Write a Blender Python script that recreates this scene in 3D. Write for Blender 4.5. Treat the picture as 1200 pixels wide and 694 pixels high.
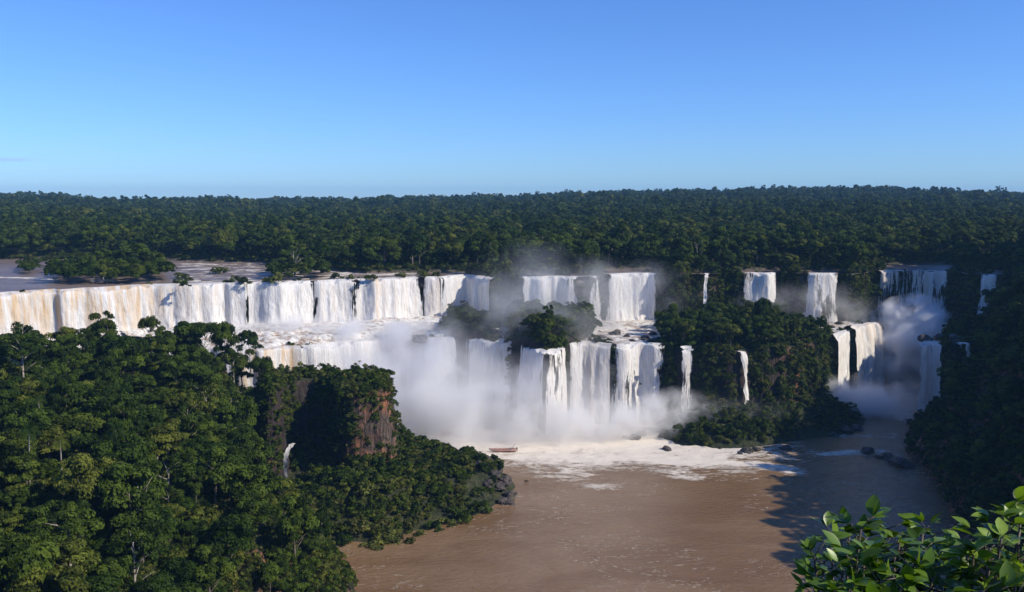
import bpy, math, random
import numpy as np
from mathutils import Vector, noise as mn

for o in list(bpy.data.objects): bpy.data.objects.remove(o)
scene = bpy.context.scene
COL = scene.collection
R = math.radians
rng = np.random.default_rng(7)
random.seed(7)

# ------------------------------------------------------------------ camera, light, sky
CH = 108.0                      # eye height above the lower river
F = 1039.0                      # focal length in pixels of the 1200 wide frame
PITCH = math.atan(115 / F)
cam_d = bpy.data.cameras.new('camera'); cam = bpy.data.objects.new('camera', cam_d); COL.objects.link(cam)
cam.location = (0, 0, CH); cam.rotation_euler = (math.pi / 2 - PITCH, 0, 0)
cam_d.sensor_width = 36; cam_d.lens = 36 * F / 1200
cam_d.clip_start = 0.1; cam_d.clip_end = 40000
scene.camera = cam

SUN_EL, SUN_AZ = 36.0, 112.0
world = bpy.data.worlds.new('World'); scene.world = world; world.use_nodes = True
wn = world.node_tree; bg = wn.nodes['Background']
sky = wn.nodes.new('ShaderNodeTexSky'); sky.sky_type = 'NISHITA'; sky.sun_disc = False
sky.sun_elevation = R(SUN_EL); sky.sun_rotation = R(SUN_AZ)
sky.altitude = 200; sky.air_density = 1.0; sky.dust_density = 0.15; sky.ozone_density = 2.6
tint = wn.nodes.new('ShaderNodeMix'); tint.data_type = 'RGBA'; tint.blend_type = 'MULTIPLY'; tint.inputs[0].default_value = 1.0
tint.inputs[7].default_value = (.65, 1.03, 1.76, 1)            # clear subtropical winter sky, deeper blue than the model's
wn.links.new(sky.outputs[0], tint.inputs[6]); wn.links.new(tint.outputs[2], bg.inputs[0]); bg.inputs[1].default_value = 0.094
sd_ = bpy.data.lights.new('sun', 'SUN'); sun = bpy.data.objects.new('sun', sd_); COL.objects.link(sun)
sd_.energy = 5.0; sd_.angle = R(0.5); sd_.color = (1.0, 0.92, 0.78)
SUNV = Vector((math.sin(R(SUN_AZ)) * math.cos(R(SUN_EL)), math.cos(R(SUN_AZ)) * math.cos(R(SUN_EL)), math.sin(R(SUN_EL))))
sun.rotation_euler = SUNV.to_track_quat('Z', 'Y').to_euler(); sun.location = (300, -100, 400)
vs = scene.view_settings
vs.view_transform = 'Standard'; vs.look = 'None'; vs.gamma = 1; vs.use_curve_mapping = False; vs.exposure = 0.0
cy = scene.cycles
cy.max_bounces = 8; cy.diffuse_bounces = 2; cy.glossy_bounces = 2; cy.transmission_bounces = 3
cy.transparent_max_bounces = 10; cy.volume_bounces = 6; cy.volume_step_rate = 1.0; cy.volume_max_steps = 64
cy.use_denoising = True; cy.use_adaptive_sampling = True; cy.adaptive_threshold = 0.02
cy.caustics_reflective = False; cy.caustics_refractive = False

# ------------------------------------------------------------------ helpers
def ray(u, v):
    k = F * math.cos(PITCH) + (347 - v) * math.sin(PITCH)
    return (u - 600) / k, ((347 - v) * math.cos(PITCH) - F * math.sin(PITCH)) / k
def Pz(u, v, z):
    a, s = ray(u, v); y = (z - CH) / s
    return (a * y, y, z)
def Pd(u, v, y):
    a, s = ray(u, v)
    return (a * y, y, CH + s * y)

def _h(i, j, seed):
    n = (i.astype(np.int64) * 374761393 + j.astype(np.int64) * 668265263 + seed * 1442695041) & 0xffffffff
    n = ((n ^ (n >> 13)) * 1274126177) & 0xffffffff
    n = ((n ^ (n >> 16)) * 2246822519) & 0xffffffff
    return ((n ^ (n >> 15)) & 0xffffff) / float(0xffffff)
def vnoise(x, y, seed=0):
    xi = np.floor(x); yi = np.floor(y); fx = x - xi; fy = y - yi
    fx = fx * fx * (3 - 2 * fx); fy = fy * fy * (3 - 2 * fy)
    xi = xi.astype(np.int64); yi = yi.astype(np.int64)
    a = _h(xi, yi, seed); b = _h(xi + 1, yi, seed); c = _h(xi, yi + 1, seed); d = _h(xi + 1, yi + 1, seed)
    return (a * (1 - fx) + b * fx) * (1 - fy) + (c * (1 - fx) + d * fx) * fy
def fbm(x, y, seed=0, octv=4):
    r = 0; a = 0.5; t = 0
    for k in range(octv):
        r = r + a * vnoise(x * 2 ** k, y * 2 ** k, seed + k * 17); t += a; a *= 0.5
    return r / t
def sstep(t): t = np.clip(t, 0, 1); return t * t * (3 - 2 * t)
def sdf(poly, x, y):
    best = np.full(x.shape, 1e18); inside = np.zeros(x.shape, bool)
    n = len(poly)
    for i in range(n):
        ax, ay = poly[i][:2]; bx, by = poly[(i + 1) % n][:2]
        dx, dy = bx - ax, by - ay; L = dx * dx + dy * dy + 1e-9
        t = np.clip(((x - ax) * dx + (y - ay) * dy) / L, 0, 1)
        best = np.minimum(best, (x - ax - t * dx) ** 2 + (y - ay - t * dy) ** 2)
        if ay != by:
            c = ((ay > y) != (by > y)) & (x < (bx - ax) * (y - ay) / (by - ay) + ax)
            inside ^= c
    d = np.sqrt(best)
    return np.where(inside, d, -d)
def dline(pts, x, y):
    best = np.full(x.shape, 1e18)
    for i in range(len(pts) - 1):
        ax, ay = pts[i][:2]; bx, by = pts[i + 1][:2]
        dx, dy = bx - ax, by - ay; L = dx * dx + dy * dy + 1e-9
        t = np.clip(((x - ax) * dx + (y - ay) * dy) / L, 0, 1)
        best = np.minimum(best, (x - ax - t * dx) ** 2 + (y - ay - t * dy) ** 2)
    return np.sqrt(best)

def mesh_from(name, V, Fc, mat, smooth=True, attrs=None, uv=None):
    me = bpy.data.meshes.new(name)
    V = np.asarray(V, dtype=np.float32); Fc = np.asarray(Fc, dtype=np.int32)
    k = Fc.shape[1]
    me.vertices.add(len(V)); me.vertices.foreach_set('co', V.ravel())
    me.loops.add(Fc.size); me.loops.foreach_set('vertex_index', Fc.ravel())
    me.polygons.add(len(Fc)); me.polygons.foreach_set('loop_start', np.arange(0, Fc.size, k, dtype=np.int32))
    me.update(calc_edges=True)
    me.polygons.foreach_set('use_smooth', np.full(len(Fc), smooth))
    for an, av in (attrs or {}).items():
        a = me.attributes.new(an, 'FLOAT', 'POINT'); a.data.foreach_set('value', np.asarray(av, dtype=np.float32).ravel())
    if uv is not None:
        l = me.uv_layers.new(name='UVMap'); l.data.foreach_set('uv', np.asarray(uv, dtype=np.float32)[Fc.ravel()].ravel())
    me.validate(); me.update()
    if mat is not None: me.materials.append(mat)
    return me
def link(name, me, parent=None):
    o = bpy.data.objects.new(name, me); COL.objects.link(o)
    if parent is not None: o.parent = parent
    return o
def tag(o, label=None, cat=None, group=None, kind=None):
    if label: o['label'] = label
    if cat: o['category'] = cat
    if group: o['group'] = group
    if kind: o['kind'] = kind
    return o
def empty(name, loc, rz=0):
    o = bpy.data.objects.new(name, None); COL.objects.link(o); o.location = loc; o.rotation_euler = (0, 0, rz); o.empty_display_size = .5
    return o
def copy_tree(src, loc, rz=0, scale=1.0, tilt=(0, 0)):
    o = src.copy(); COL.objects.link(o); o.location = loc
    o.rotation_euler = (tilt[0], tilt[1], rz); o.scale = (scale,) * 3 if not isinstance(scale, tuple) else scale
    for ch in src.children:
        c = ch.copy(); COL.objects.link(c); c.parent = o
        for g in ch.children:
            d = g.copy(); COL.objects.link(d); d.parent = c
    return o
def grid_faces(nx, ny, mask=None):
    i, j = np.meshgrid(np.arange(nx - 1), np.arange(ny - 1), indexing='xy')
    a = (j * nx + i).ravel()
    f = np.stack([a, a + 1, a + nx + 1, a + nx], 1)
    if mask is not None:
        m = mask.ravel(); f = f[m[f].all(1)]
    return f
def compact(V, f, *arrs):
    used = np.zeros(len(V), bool); used[f.ravel()] = True
    idx = np.cumsum(used) - 1
    return (V[used], idx[f]) + tuple(a[used] for a in arrs)

class MB:                                       # small mesh builder (boxes, tubes)
    def __init__(s): s.v = []; s.f = []
    def box(s, cx, cy_, cz, sx, sy, sz, rz=0):
        b = len(s.v); c, n = math.cos(rz), math.sin(rz)
        for dz in (-.5, .5):
            for dx, dy in ((-.5, -.5), (.5, -.5), (.5, .5), (-.5, .5)):
                x, y = dx * sx, dy * sy
                s.v.append((cx + x * c - y * n, cy_ + x * n + y * c, cz + dz * sz))
        s.f += [(b, b + 3, b + 2, b + 1), (b + 4, b + 5, b + 6, b + 7)] + [(b + k, b + (k + 1) % 4, b + 4 + (k + 1) % 4, b + 4 + k) for k in range(4)]
    def tube(s, pts, rad, n=6, sy=1.0):
        pts = [Vector(p) for p in pts]
        rad = rad if isinstance(rad, (list, tuple)) else [rad] * len(pts)
        b = len(s.v)
        for i, p in enumerate(pts):
            t = (pts[min(i + 1, len(pts) - 1)] - pts[max(i - 1, 0)])
            t = t.normalized() if t.length > 1e-6 else Vector((0, 0, 1))
            up = Vector((0, 0, 1)) if abs(t.z) < .9 else Vector((1, 0, 0))
            a = t.cross(up).normalized(); c = a.cross(t).normalized()
            for k in range(n):
                w = 2 * math.pi * k / n
                s.v.append(tuple(p + (a * math.cos(w) + c * math.sin(w) * sy) * rad[i]))
        for i in range(len(pts) - 1):
            for k in range(n):
                s.f.append((b + i * n + k, b + i * n + (k + 1) % n, b + (i + 1) * n + (k + 1) % n, b + (i + 1) * n + k))
        s.v.append(tuple(pts[0])); s.v.append(tuple(pts[-1])); e = len(s.v)
        for k in range(n):
            s.f.append((e - 2, b + (k + 1) % n, b + k)); q = b + (len(pts) - 1) * n
            s.f.append((e - 1, q + k, q + (k + 1) % n))
    def build(s, name, mat, parent=None, smooth=True):
        me = bpy.data.meshes.new(name); me.from_pydata(s.v, [], s.f); me.materials.append(mat)
        me.polygons.foreach_set('use_smooth', [smooth] * len(s.f)); me.update()
        return link(name, me, parent)

# ------------------------------------------------------------------ materials
class NT:
    def __init__(s, name):
        s.m = bpy.data.materials.new(name); s.m.use_nodes = True; s.t = s.m.node_tree
        s.t.nodes.clear(); s.out = s.n('ShaderNodeOutputMaterial')
    def n(s, typ, ins=None, **kw):
        nd = s.t.nodes.new(typ)
        for k, v in kw.items(): setattr(nd, k, v)
        for k, v in (ins or {}).items(): s.set(nd, k, v)
        return nd
    def set(s, nd, k, v):
        sock = nd.inputs[k]
        if isinstance(v, bpy.types.NodeSocket): s.t.links.new(v, sock)
        elif isinstance(v, bpy.types.Node): s.t.links.new(v.outputs[0], sock)
        else:
            if isinstance(v, tuple) and len(v) == 3 and sock.type == 'RGBA': v = v + (1,)
            sock.default_value = v
    def noise(s, vec, scale, detail=4, rough=.55, dist=0):
        nd = s.n('ShaderNodeTexNoise', {'Scale': scale, 'Detail': detail, 'Roughness': rough, 'Distortion': dist})
        if vec is not None: s.set(nd, 'Vector', vec)
        return nd.outputs[0]
    def math(s, op, a, b=0.0, c=None, clamp=False):
        nd = s.n('ShaderNodeMath', operation=op, use_clamp=clamp); s.set(nd, 0, a); s.set(nd, 1, b)
        if c is not None: s.set(nd, 2, c)
        return nd.outputs[0]
    def mr(s, v, a, b, c=0.0, d=1.0, smooth=True):
        nd = s.n('ShaderNodeMapRange', interpolation_type='SMOOTHSTEP' if smooth else 'LINEAR')
        for k, x in (('Value', v), ('From Min', a), ('From Max', b), ('To Min', c), ('To Max', d)): s.set(nd, k, x)
        return nd.outputs[0]
    def mix(s, f, a, b):
        nd = s.n('ShaderNodeMix', data_type='RGBA')
        s.set(nd, 0, f); s.set(nd, 6, a); s.set(nd, 7, b)
        return nd.outputs[2]
    def vscale(s, vec, sc):
        nd = s.n('ShaderNodeMapping'); s.set(nd, 'Vector', vec); nd.inputs['Scale'].default_value = sc
        return nd.outputs[0]
    def attr(s, name): return s.n('ShaderNodeAttribute', attribute_name=name).outputs['Fac']
    def pos(s): return s.n('ShaderNodeNewGeometry').outputs['Position']
    def bump(s, h, strength=.5, dist=1.0):
        return s.n('ShaderNodeBump', {'Height': h, 'Strength': strength, 'Distance': dist}).outputs[0]
    def pbr(s, col, rough=.7, spec=.3, normal=None, **kw):
        nd = s.n('ShaderNodeBsdfPrincipled', {'Base Color': col, 'Roughness': rough, 'Specular IOR Level': spec})
        if normal is not None: s.set(nd, 'Normal', normal)
        for k, v in kw.items(): s.set(nd, k, v)
        return nd.outputs[0]
    def done(s, surf=None, vol=None):
        if surf is not None: s.t.links.new(surf, s.out.inputs['Surface'])
        if vol is not None: s.t.links.new(vol, s.out.inputs['Volume'])
        return s.m

def leaf_mat(name, c1, c2, c3, trans=.25, rough=.55, spec=.25):
    m = NT(name)
    rnd = m.n('ShaderNodeObjectInfo').outputs['Random']
    tone = m.attr('tone')
    a = m.mix(m.mr(rnd, .0, .55), c1, c2)
    a = m.mix(m.mr(rnd, .72, 1.0, 0, .8), a, c3)
    hs = m.n('ShaderNodeHueSaturation', {'Color': a, 'Value': m.mr(tone, 0, 1, .3, 2.1, False), 'Hue': m.mr(tone, 0, 1, .515, .485, False)})
    col = hs.outputs[0]
    p = m.pbr(col, rough, spec)
    tr = m.n('ShaderNodeBsdfTranslucent', {'Color': m.n('ShaderNodeHueSaturation', {'Color': col, 'Value': 1.3, 'Saturation': 1.1}).outputs[0]})
    mx = m.n('ShaderNodeMixShader', {0: trans, 1: p, 2: tr.outputs[0]})
    return m.done(mx.outputs[0])
M_LEAF = leaf_mat('foliage', (.018, .036, .005), (.039, .062, .008), (.082, .092, .015), trans=.18, spec=.06)
M_SHRUB = leaf_mat('shrub_foliage', (.036, .050, .009), (.066, .078, .014), (.11, .10, .024), trans=.16, spec=.12)
M_BROAD = leaf_mat('broad_leaf', (.075, .135, .014), (.10, .16, .018), (.13, .16, .025), trans=.3, rough=.36, spec=.42)

def bark(name, c1, c2):
    m = NT(name); p = m.n('ShaderNodeTexCoord').outputs['Object']
    n = m.noise(m.vscale(p, (4, 4, .7)), 1.5, 5)
    return m.done(m.pbr(m.mix(m.mr(n, .35, .65), c1, c2), .85, .2, m.bump(n, .5, .1)))
M_BARK = bark('bark', (.07, .055, .04), (.19, .16, .13))
M_PALE = bark('pale_bark', (.22, .19, .15), (.42, .38, .32))

def terrain_mat():
    m = NT('ground'); geo = m.n('ShaderNodeNewGeometry'); P = geo.outputs['Position']
    nz = m.n('ShaderNodeSeparateXYZ', {0: geo.outputs['Normal']}).outputs[2]
    n1 = m.noise(P, .05, 6); n2 = m.noise(P, .5, 6)
    col_v = m.noise(m.vscale(P, (.55, .55, .04)), 1.0, 5, .6, 1.0)
    strat = m.noise(m.vscale(P, (.03, .03, .5)), 1.0, 4)
    soil = m.mix(m.mr(n2, .35, .65), (.018, .026, .010), (.05, .055, .022))
    rock = m.mix(m.mr(col_v, .35, .65), (.035, .028, .024), (.16, .115, .085))
    rock = m.mix(m.mr(m.noise(P, .06, 4), .40, .54, 0, .9), rock, m.mix(m.mr(col_v, .4, .62), (.10, .045, .028), (.40, .17, .08)))
    rock = m.mix(m.mr(strat, .5, .7, 0, .45), rock, (.05, .04, .033))
    crack = m.n('ShaderNodeTexVoronoi', {'Scale': 1.0, 'Randomness': 1.0}, feature='DISTANCE_TO_EDGE'); m.set(crack, 'Vector', m.vscale(P, (.45, .45, .16)))
    rock = m.mix(m.mr(crack.outputs['Distance'], .0, .12, .8, 0), rock, (.018, .014, .012))
    wet = m.attr('wet')
    rock = m.mix(wet, rock, m.mix(n2, (.012, .010, .010), (.035, .028, .025)))
    steep = m.mr(nz, .62, .82)
    base = m.mix(steep, rock, soil)
    bed = m.attr('bed')
    base = m.mix(bed, base, m.mix(m.mr(n2, .35, .65), (.12, .085, .065), (.27, .21, .17)))
    h = m.math('ADD', m.math('MULTIPLY', col_v, 1.5), n2)
    return m.done(m.pbr(base, .85, .25, m.bump(h, .9, 1.2)))
M_TERR = terrain_mat()

def rock_mat():
    m = NT('rock'); P = m.pos(); n = m.noise(P, .8, 8, .65); n2 = m.noise(P, .15, 3)
    c = m.mix(m.mr(n, .3, .7), (.022, .018, .016), (.10, .078, .066))
    c = m.mix(m.mr(n2, .5, .65, 0, .35), c, (.04, .05, .018))
    return m.done(m.pbr(c, .6, .4, m.bump(n, .9, .5)))
M_ROCK = rock_mat()

def river_mat(name, deep, silt, gloss=.16):
    m = NT(name); P = m.pos()
    foam = m.attr('foam')
    # slow swirls of silt, streaks of froth carried on the surface
    w = m.noise(m.vscale(P, (.020, .05, 1)), 1.0, 4, .5, .8)
    lines = m.noise(m.vscale(P, (.045, .085, 1)), 1.0, 6, .62, 1.6)
    ridge = m.math('ABSOLUTE', m.math('SUBTRACT', lines, .5))
    scum = m.math('MULTIPLY', m.mr(ridge, .014, .003), m.mr(m.noise(P, .022, 3), .46, .58))
    fine = m.noise(m.vscale(P, (.35, .8, 1)), 1.0, 8, .72, .7)
    med = m.noise(m.vscale(P, (.07, .17, 1)), 1.0, 6, .65, 1.4)
    f = m.math('ADD', foam, m.math('MULTIPLY', m.math('SUBTRACT', fine, .5), m.mr(foam, 0, .25, .0, 1.15)))
    f = m.math('ADD', f, m.math('MULTIPLY', m.math('SUBTRACT', med, .5), m.mr(foam, 0, .3, .0, 1.5)))
    f = m.mr(f, .30, .72)
    f = m.math('MAXIMUM', f, m.math('MULTIPLY', scum, m.mr(fine, .45, .6, 0, .75)))
    spark = m.math('MULTIPLY', m.mr(fine, .66, .72), m.mr(m.noise(P, .03, 3), .5, .68, 0, .55))
    f = m.math('MAXIMUM', f, spark)
    base = m.mix(m.mr(w, .3, .7), deep, silt)
    col = m.mix(f, base, (.74, .66, .55))
    wave = m.noise(m.vscale(P, (.35, .85, 1)), 1.0, 5, .6, .6)
    h = m.math('ADD', m.math('MULTIPLY', wave, .5), m.math('MULTIPLY', f, .25))
    rough = m.mr(f, 0, 1, gloss, .7, False)
    return m.done(m.pbr(col, rough, .28, m.bump(h, .8, 1.3)))
M_RIVER = river_mat('river', (.185, .104, .044), (.240, .148, .074))
M_UPPER = river_mat('upper_river', (.15, .105, .08), (.22, .17, .14), gloss=.38)

def fall_mat(name, tint, brown, amount=.5, soft=.14):
    """falling white water: broken vertical streaks, see-through where it thins"""
    m = NT(name); uv = m.n('ShaderNodeUVMap').outputs[0]
    cover = m.attr('cover'); br = m.attr('brown')
    s1 = m.noise(m.vscale(uv, (.33, .030, 1)), 1.0, 5, .6, .35)
    s2 = m.noise(m.vscale(uv, (1.5, .13, 1)), 1.0, 6, .65, .3)
    s3 = m.noise(m.vscale(uv, (.9, .5, 1)), 1.0, 6, .7, .4)
    st = m.math('ADD', m.math('MULTIPLY', s1, .5), m.math('ADD', m.math('MULTIPLY', s2, .35), m.math('MULTIPLY', s3, .15)))
    bn = m.math('MULTIPLY', br, m.mr(m.math('ADD', m.math('MULTIPLY', s1, .7), m.math('MULTIPLY', s2, .3)), .42, .60))
    white = m.mix(m.mr(s2, .35, .65), tint, (.93, .92, .90))
    col = m.mix(bn, white, brown)
    th = m.math('SUBTRACT', 1.0, cover)
    th = m.mr(th, 0, 1, .22, .72, False)
    al = m.mr(m.math('SUBTRACT', st, th), -.035, .045)
    h = m.math('ADD', m.math('MULTIPLY', s2, .7), m.math('MULTIPLY', s3, 1.1))
    nrm = m.bump(h, .55, 1.0)
    p = m.pbr(col, .75, .15, nrm)
    tr = m.n('ShaderNodeBsdfTranslucent', {'Color': col, 'Normal': nrm})
    mx = m.n('ShaderNodeMixShader', {0: soft, 1: p, 2: tr.outputs[0]})
    tp = m.n('ShaderNodeBsdfTransparent')
    fx = m.n('ShaderNodeMixShader', {0: al, 1: tp.outputs[0], 2: mx.outputs[0]})
    return m.done(fx.outputs[0])
M_FALL = fall_mat('falling_water', (.70, .66, .60), (.66, .44, .22))

def rapids_mat():
    m = NT('rapids'); P = m.pos()
    a = m.noise(m.vscale(P, (.30, .5, .3)), 1.0, 7, .68, .8); b = m.noise(P, .07, 4)
    c = m.mix(m.mr(m.math('ADD', m.math('MULTIPLY', a, .7), m.math('MULTIPLY', b, .3)), .40, .56), (.30, .20, .13), (.80, .77, .70))
    return m.done(m.pbr(c, .6, .3, m.bump(a, .9, 1.2)))
M_RAPID = rapids_mat()

def mist_mat(name, dens, scale=.035, lo=.38, hi=.75, seed=0.0, power=1.0, col=(1.0, .995, .98)):
    m = NT(name); tc = m.n('ShaderNodeTexCoord'); P = m.pos()
    L = m.n('ShaderNodeVectorMath', operation='LENGTH'); m.set(L, 0, tc.outputs['Object'])
    nv = m.n('ShaderNodeMapping'); m.set(nv, 'Vector', P); nv.inputs['Location'].default_value = (seed, seed * 2, seed)
    n = m.noise(nv.outputs[0], scale, 4, .6, .3)
    fall = m.mr(m.math('ADD', L.outputs['Value'], m.math('MULTIPLY', m.math('SUBTRACT', .5, n), .7)), 1.0, .15)
    d = m.math('MULTIPLY', fall, m.mr(n, lo, hi, .12, 1.0))
    d = m.math('MULTIPLY', d, dens)
    v = m.n('ShaderNodeVolumeScatter', {'Color': col, 'Density': d, 'Anisotropy': 0.1})
    return m.done(vol=v.outputs[0])

def plain(name, col, rough=.5, spec=.4, n=.15):
    m = NT(name); P = m.n('ShaderNodeTexCoord').outputs['Object']; k = m.noise(P, 6, 4)
    c2 = tuple(x * (1 - n * 2) for x in col)
    return m.done(m.pbr(m.mix(m.mr(k, .4, .7), col, c2), rough, spec))

# ------------------------------------------------------------------ layout in plan (metres), read off the photograph at each level's height
ZU, ZM = 65.0, 38.0
def rough_line(pts, k=1.0):
    """break a straight ledge into alcoves and noses; the same ground always gets the same outline"""
    out = []
    for a, b in zip(pts[:-1], pts[1:]):
        n = max(1, int(math.dist(a[:2], b[:2]) / 2.2))
        out += [tuple(a[i] + (b[i] - a[i]) * q / n for i in range(3)) for q in range(n)]
    out.append(tuple(pts[-1])); P = np.array(out); x, y = P[:, 0], P[:, 1]
    oy = 9 * (vnoise(x / 13, 0 * x + P[:, 2] / 9, 201) - .42) + 4.5 * (vnoise(x / 5.2, 0 * x + P[:, 2] / 9, 202) - .5) + 2 * (vnoise(x / 2.3, 0 * x, 203) - .5)
    P[:, 1] = y + oy * k
    return [tuple(p) for p in P]
def line(z, *p): return rough_line([Pz(u, v, z) for u, v in p])
RIM = line(ZU, (-330, 378), (-160, 361), (-70, 352), (0, 346), (60, 341), (120, 338), (170, 336), (220, 334), (285, 333), (330, 332), (365, 330), (400, 329), (440, 329),
           (490, 326), (520, 325), (545, 324), (565, 326), (576, 329), (590, 325), (606, 326), (640, 325), (682, 326), (700, 324), (710, 322), (740, 321),
           (773, 322), (800, 323), (830, 322), (866, 321), (915, 321), (940, 321), (984, 321), (1005, 323), (1028, 319), (1070, 318), (1117, 319), (1135, 323),
           (1145, 322), (1177, 322), (1190, 330))
RIM_POLY = [p[:2] for p in RIM] + [(270, 440), (330, 380), (420, 300), (9000, 300), (9000, 9000), (-9000, 9000), (-9000, 300), (-420, 300)]
# channel of the upper river
RIM_A = [p for p in RIM if 600 + F * p[0] / p[1] <= 574 and p[1] < 475]
RIV_POLY = [p[:2] for p in RIM_A] + [Pz(565, 319, ZU)[:2], Pz(480, 320, ZU)[:2], Pz(430, 321, ZU)[:2], Pz(380, 317, ZU)[:2], Pz(330, 311, ZU)[:2], Pz(310, 308, ZU)[:2], Pz(200, 306, ZU)[:2],
            Pz(110, 304, ZU)[:2], Pz(0, 304, ZU)[:2], Pz(-200, 303, ZU)[:2], (-800, 640), (-800, 300), (-420, 300)]
RIV_MORE = [[Pz(a, b, ZU)[:2] for a, b in q] for q in (
    [(606, 330), (682, 330), (684, 321), (604, 321)], [(710, 326), (773, 326), (775, 316), (708, 316)], [(866, 325), (915, 325), (915, 317), (866, 317)],
    [(940, 325), (984, 325), (984, 317), (940, 317)], [(1028, 323), (1117, 323), (1119, 311), (1040, 311)], [(1145, 326), (1177, 326), (1178, 317), (1145, 317)], [(824, 326), (834, 326), (834, 318), (824, 318)])]
MID = line(ZM, (-120, 420), (100, 413), (230, 411), (300, 410), (350, 409), (400, 403), (450, 399), (500, 397), (545, 397), (600, 402), (638, 414), (662, 411), (670, 405), (713, 404), (720, 404),
           (776, 405), (797, 408), (830, 410), (862, 410), (900, 410), (950, 408), (978, 397), (990, 391), (1001, 386), (1012, 383), (1024, 381), (1036, 379), (1039, 376))
MID_POLY = [p[:2] for p in MID] + [(196, 498), (185, 540), (-60, 560), (-300, 520), (-400, 420)]
RSH = line(40, (1074, 406), (1095, 403), (1120, 403), (1150, 402), (1190, 400))
RSH_POLY = [p[:2] for p in RSH] + [(262, 450), (252, 500), (242, 500), (216, 440)]
HEAD_POLY = [Pz(a, b, ZM)[:2] for a, b in ((290, 436), (400, 436), (440, 437), (469, 439), (472, 446), (467, 460), (440, 464), (408, 466), (385, 462), (376, 452), (362, 450), (350, 452), (338, 462), (300, 470))]
TONGUE = [Pz(a, b, 0)[:2] for a, b in ((418, 694), (400, 655), (393, 634), (440, 636), (480, 624), (515, 612), (560, 603), (592, 585), (604, 570), (596, 558), (560, 547), (520, 538), (484, 528), (470, 515), (440, 508))] + [(-120, 400), (-130, 300)]
SLOPE = [(-20, 60), (-60, 140), (-52, 200)] + [Pz(a, b, 0)[:2] for a, b in ((414, 694), (385, 655))] + [(-68, 280), (-82, 298), (-88, 308), (-88, 322), (-78, 352), (-90, 364), (-150, 366), (-300, 372), (-500, 372), (-600, 0), (-100, 40)]
RIGHT = [(115, 60), (118, 130), (126, 200), (138, 260)] + [Pz(a, b, 0)[:2] for a, b in ((1115, 612), (1100, 572), (1062, 532))] + [(188, 408), (214, 436), (238, 500), (272, 528), (274, 620), (800, 620), (800, -100), (120, -100)]
ISLE_FOOT = [Pz(a, b, 0)[:2] for a, b in ((770, 512), (800, 522), (840, 526), (880, 525), (930, 518), (985, 510), (1012, 500), (1015, 488), (980, 480))] + [(120, 450), (70, 440)]

ISL_A = [Pz(u, v, ZM)[:2] for u, v in ((518, 396), (584, 399), (588, 382), (556, 376), (520, 380))]
ISL_B = [Pz(u, v, ZM)[:2] for u, v in ((596, 403), (636, 411), (666, 405), (694, 394), (692, 384), (655, 378), (598, 380))]
def in_poly(poly, x, y): return sdf(poly, x, y) > 0
def jag(x, y):
    return 2.6 * fbm(x / 9, y / 9, 3, 3) + 1.6 * vnoise(x / 2.6, y / 2.6, 9)
def ridge_z(x, y):
    px = 600 + F * x / np.maximum(y, 1)
    vv = np.interp(px, [-400, 0, 100, 200, 400, 600, 800, 1000, 1130, 1200, 1600], [232, 232, 234, 236.5, 235.5, 231, 226, 223, 226.5, 230.5, 231])
    return CH + (232 - vv) / F * 2600 - 15 + 9 * (fbm(px / 70, px * 0, 71, 3) - .5) + 5 * (vnoise(px / 14, px * 0, 72) - .5)
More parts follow.
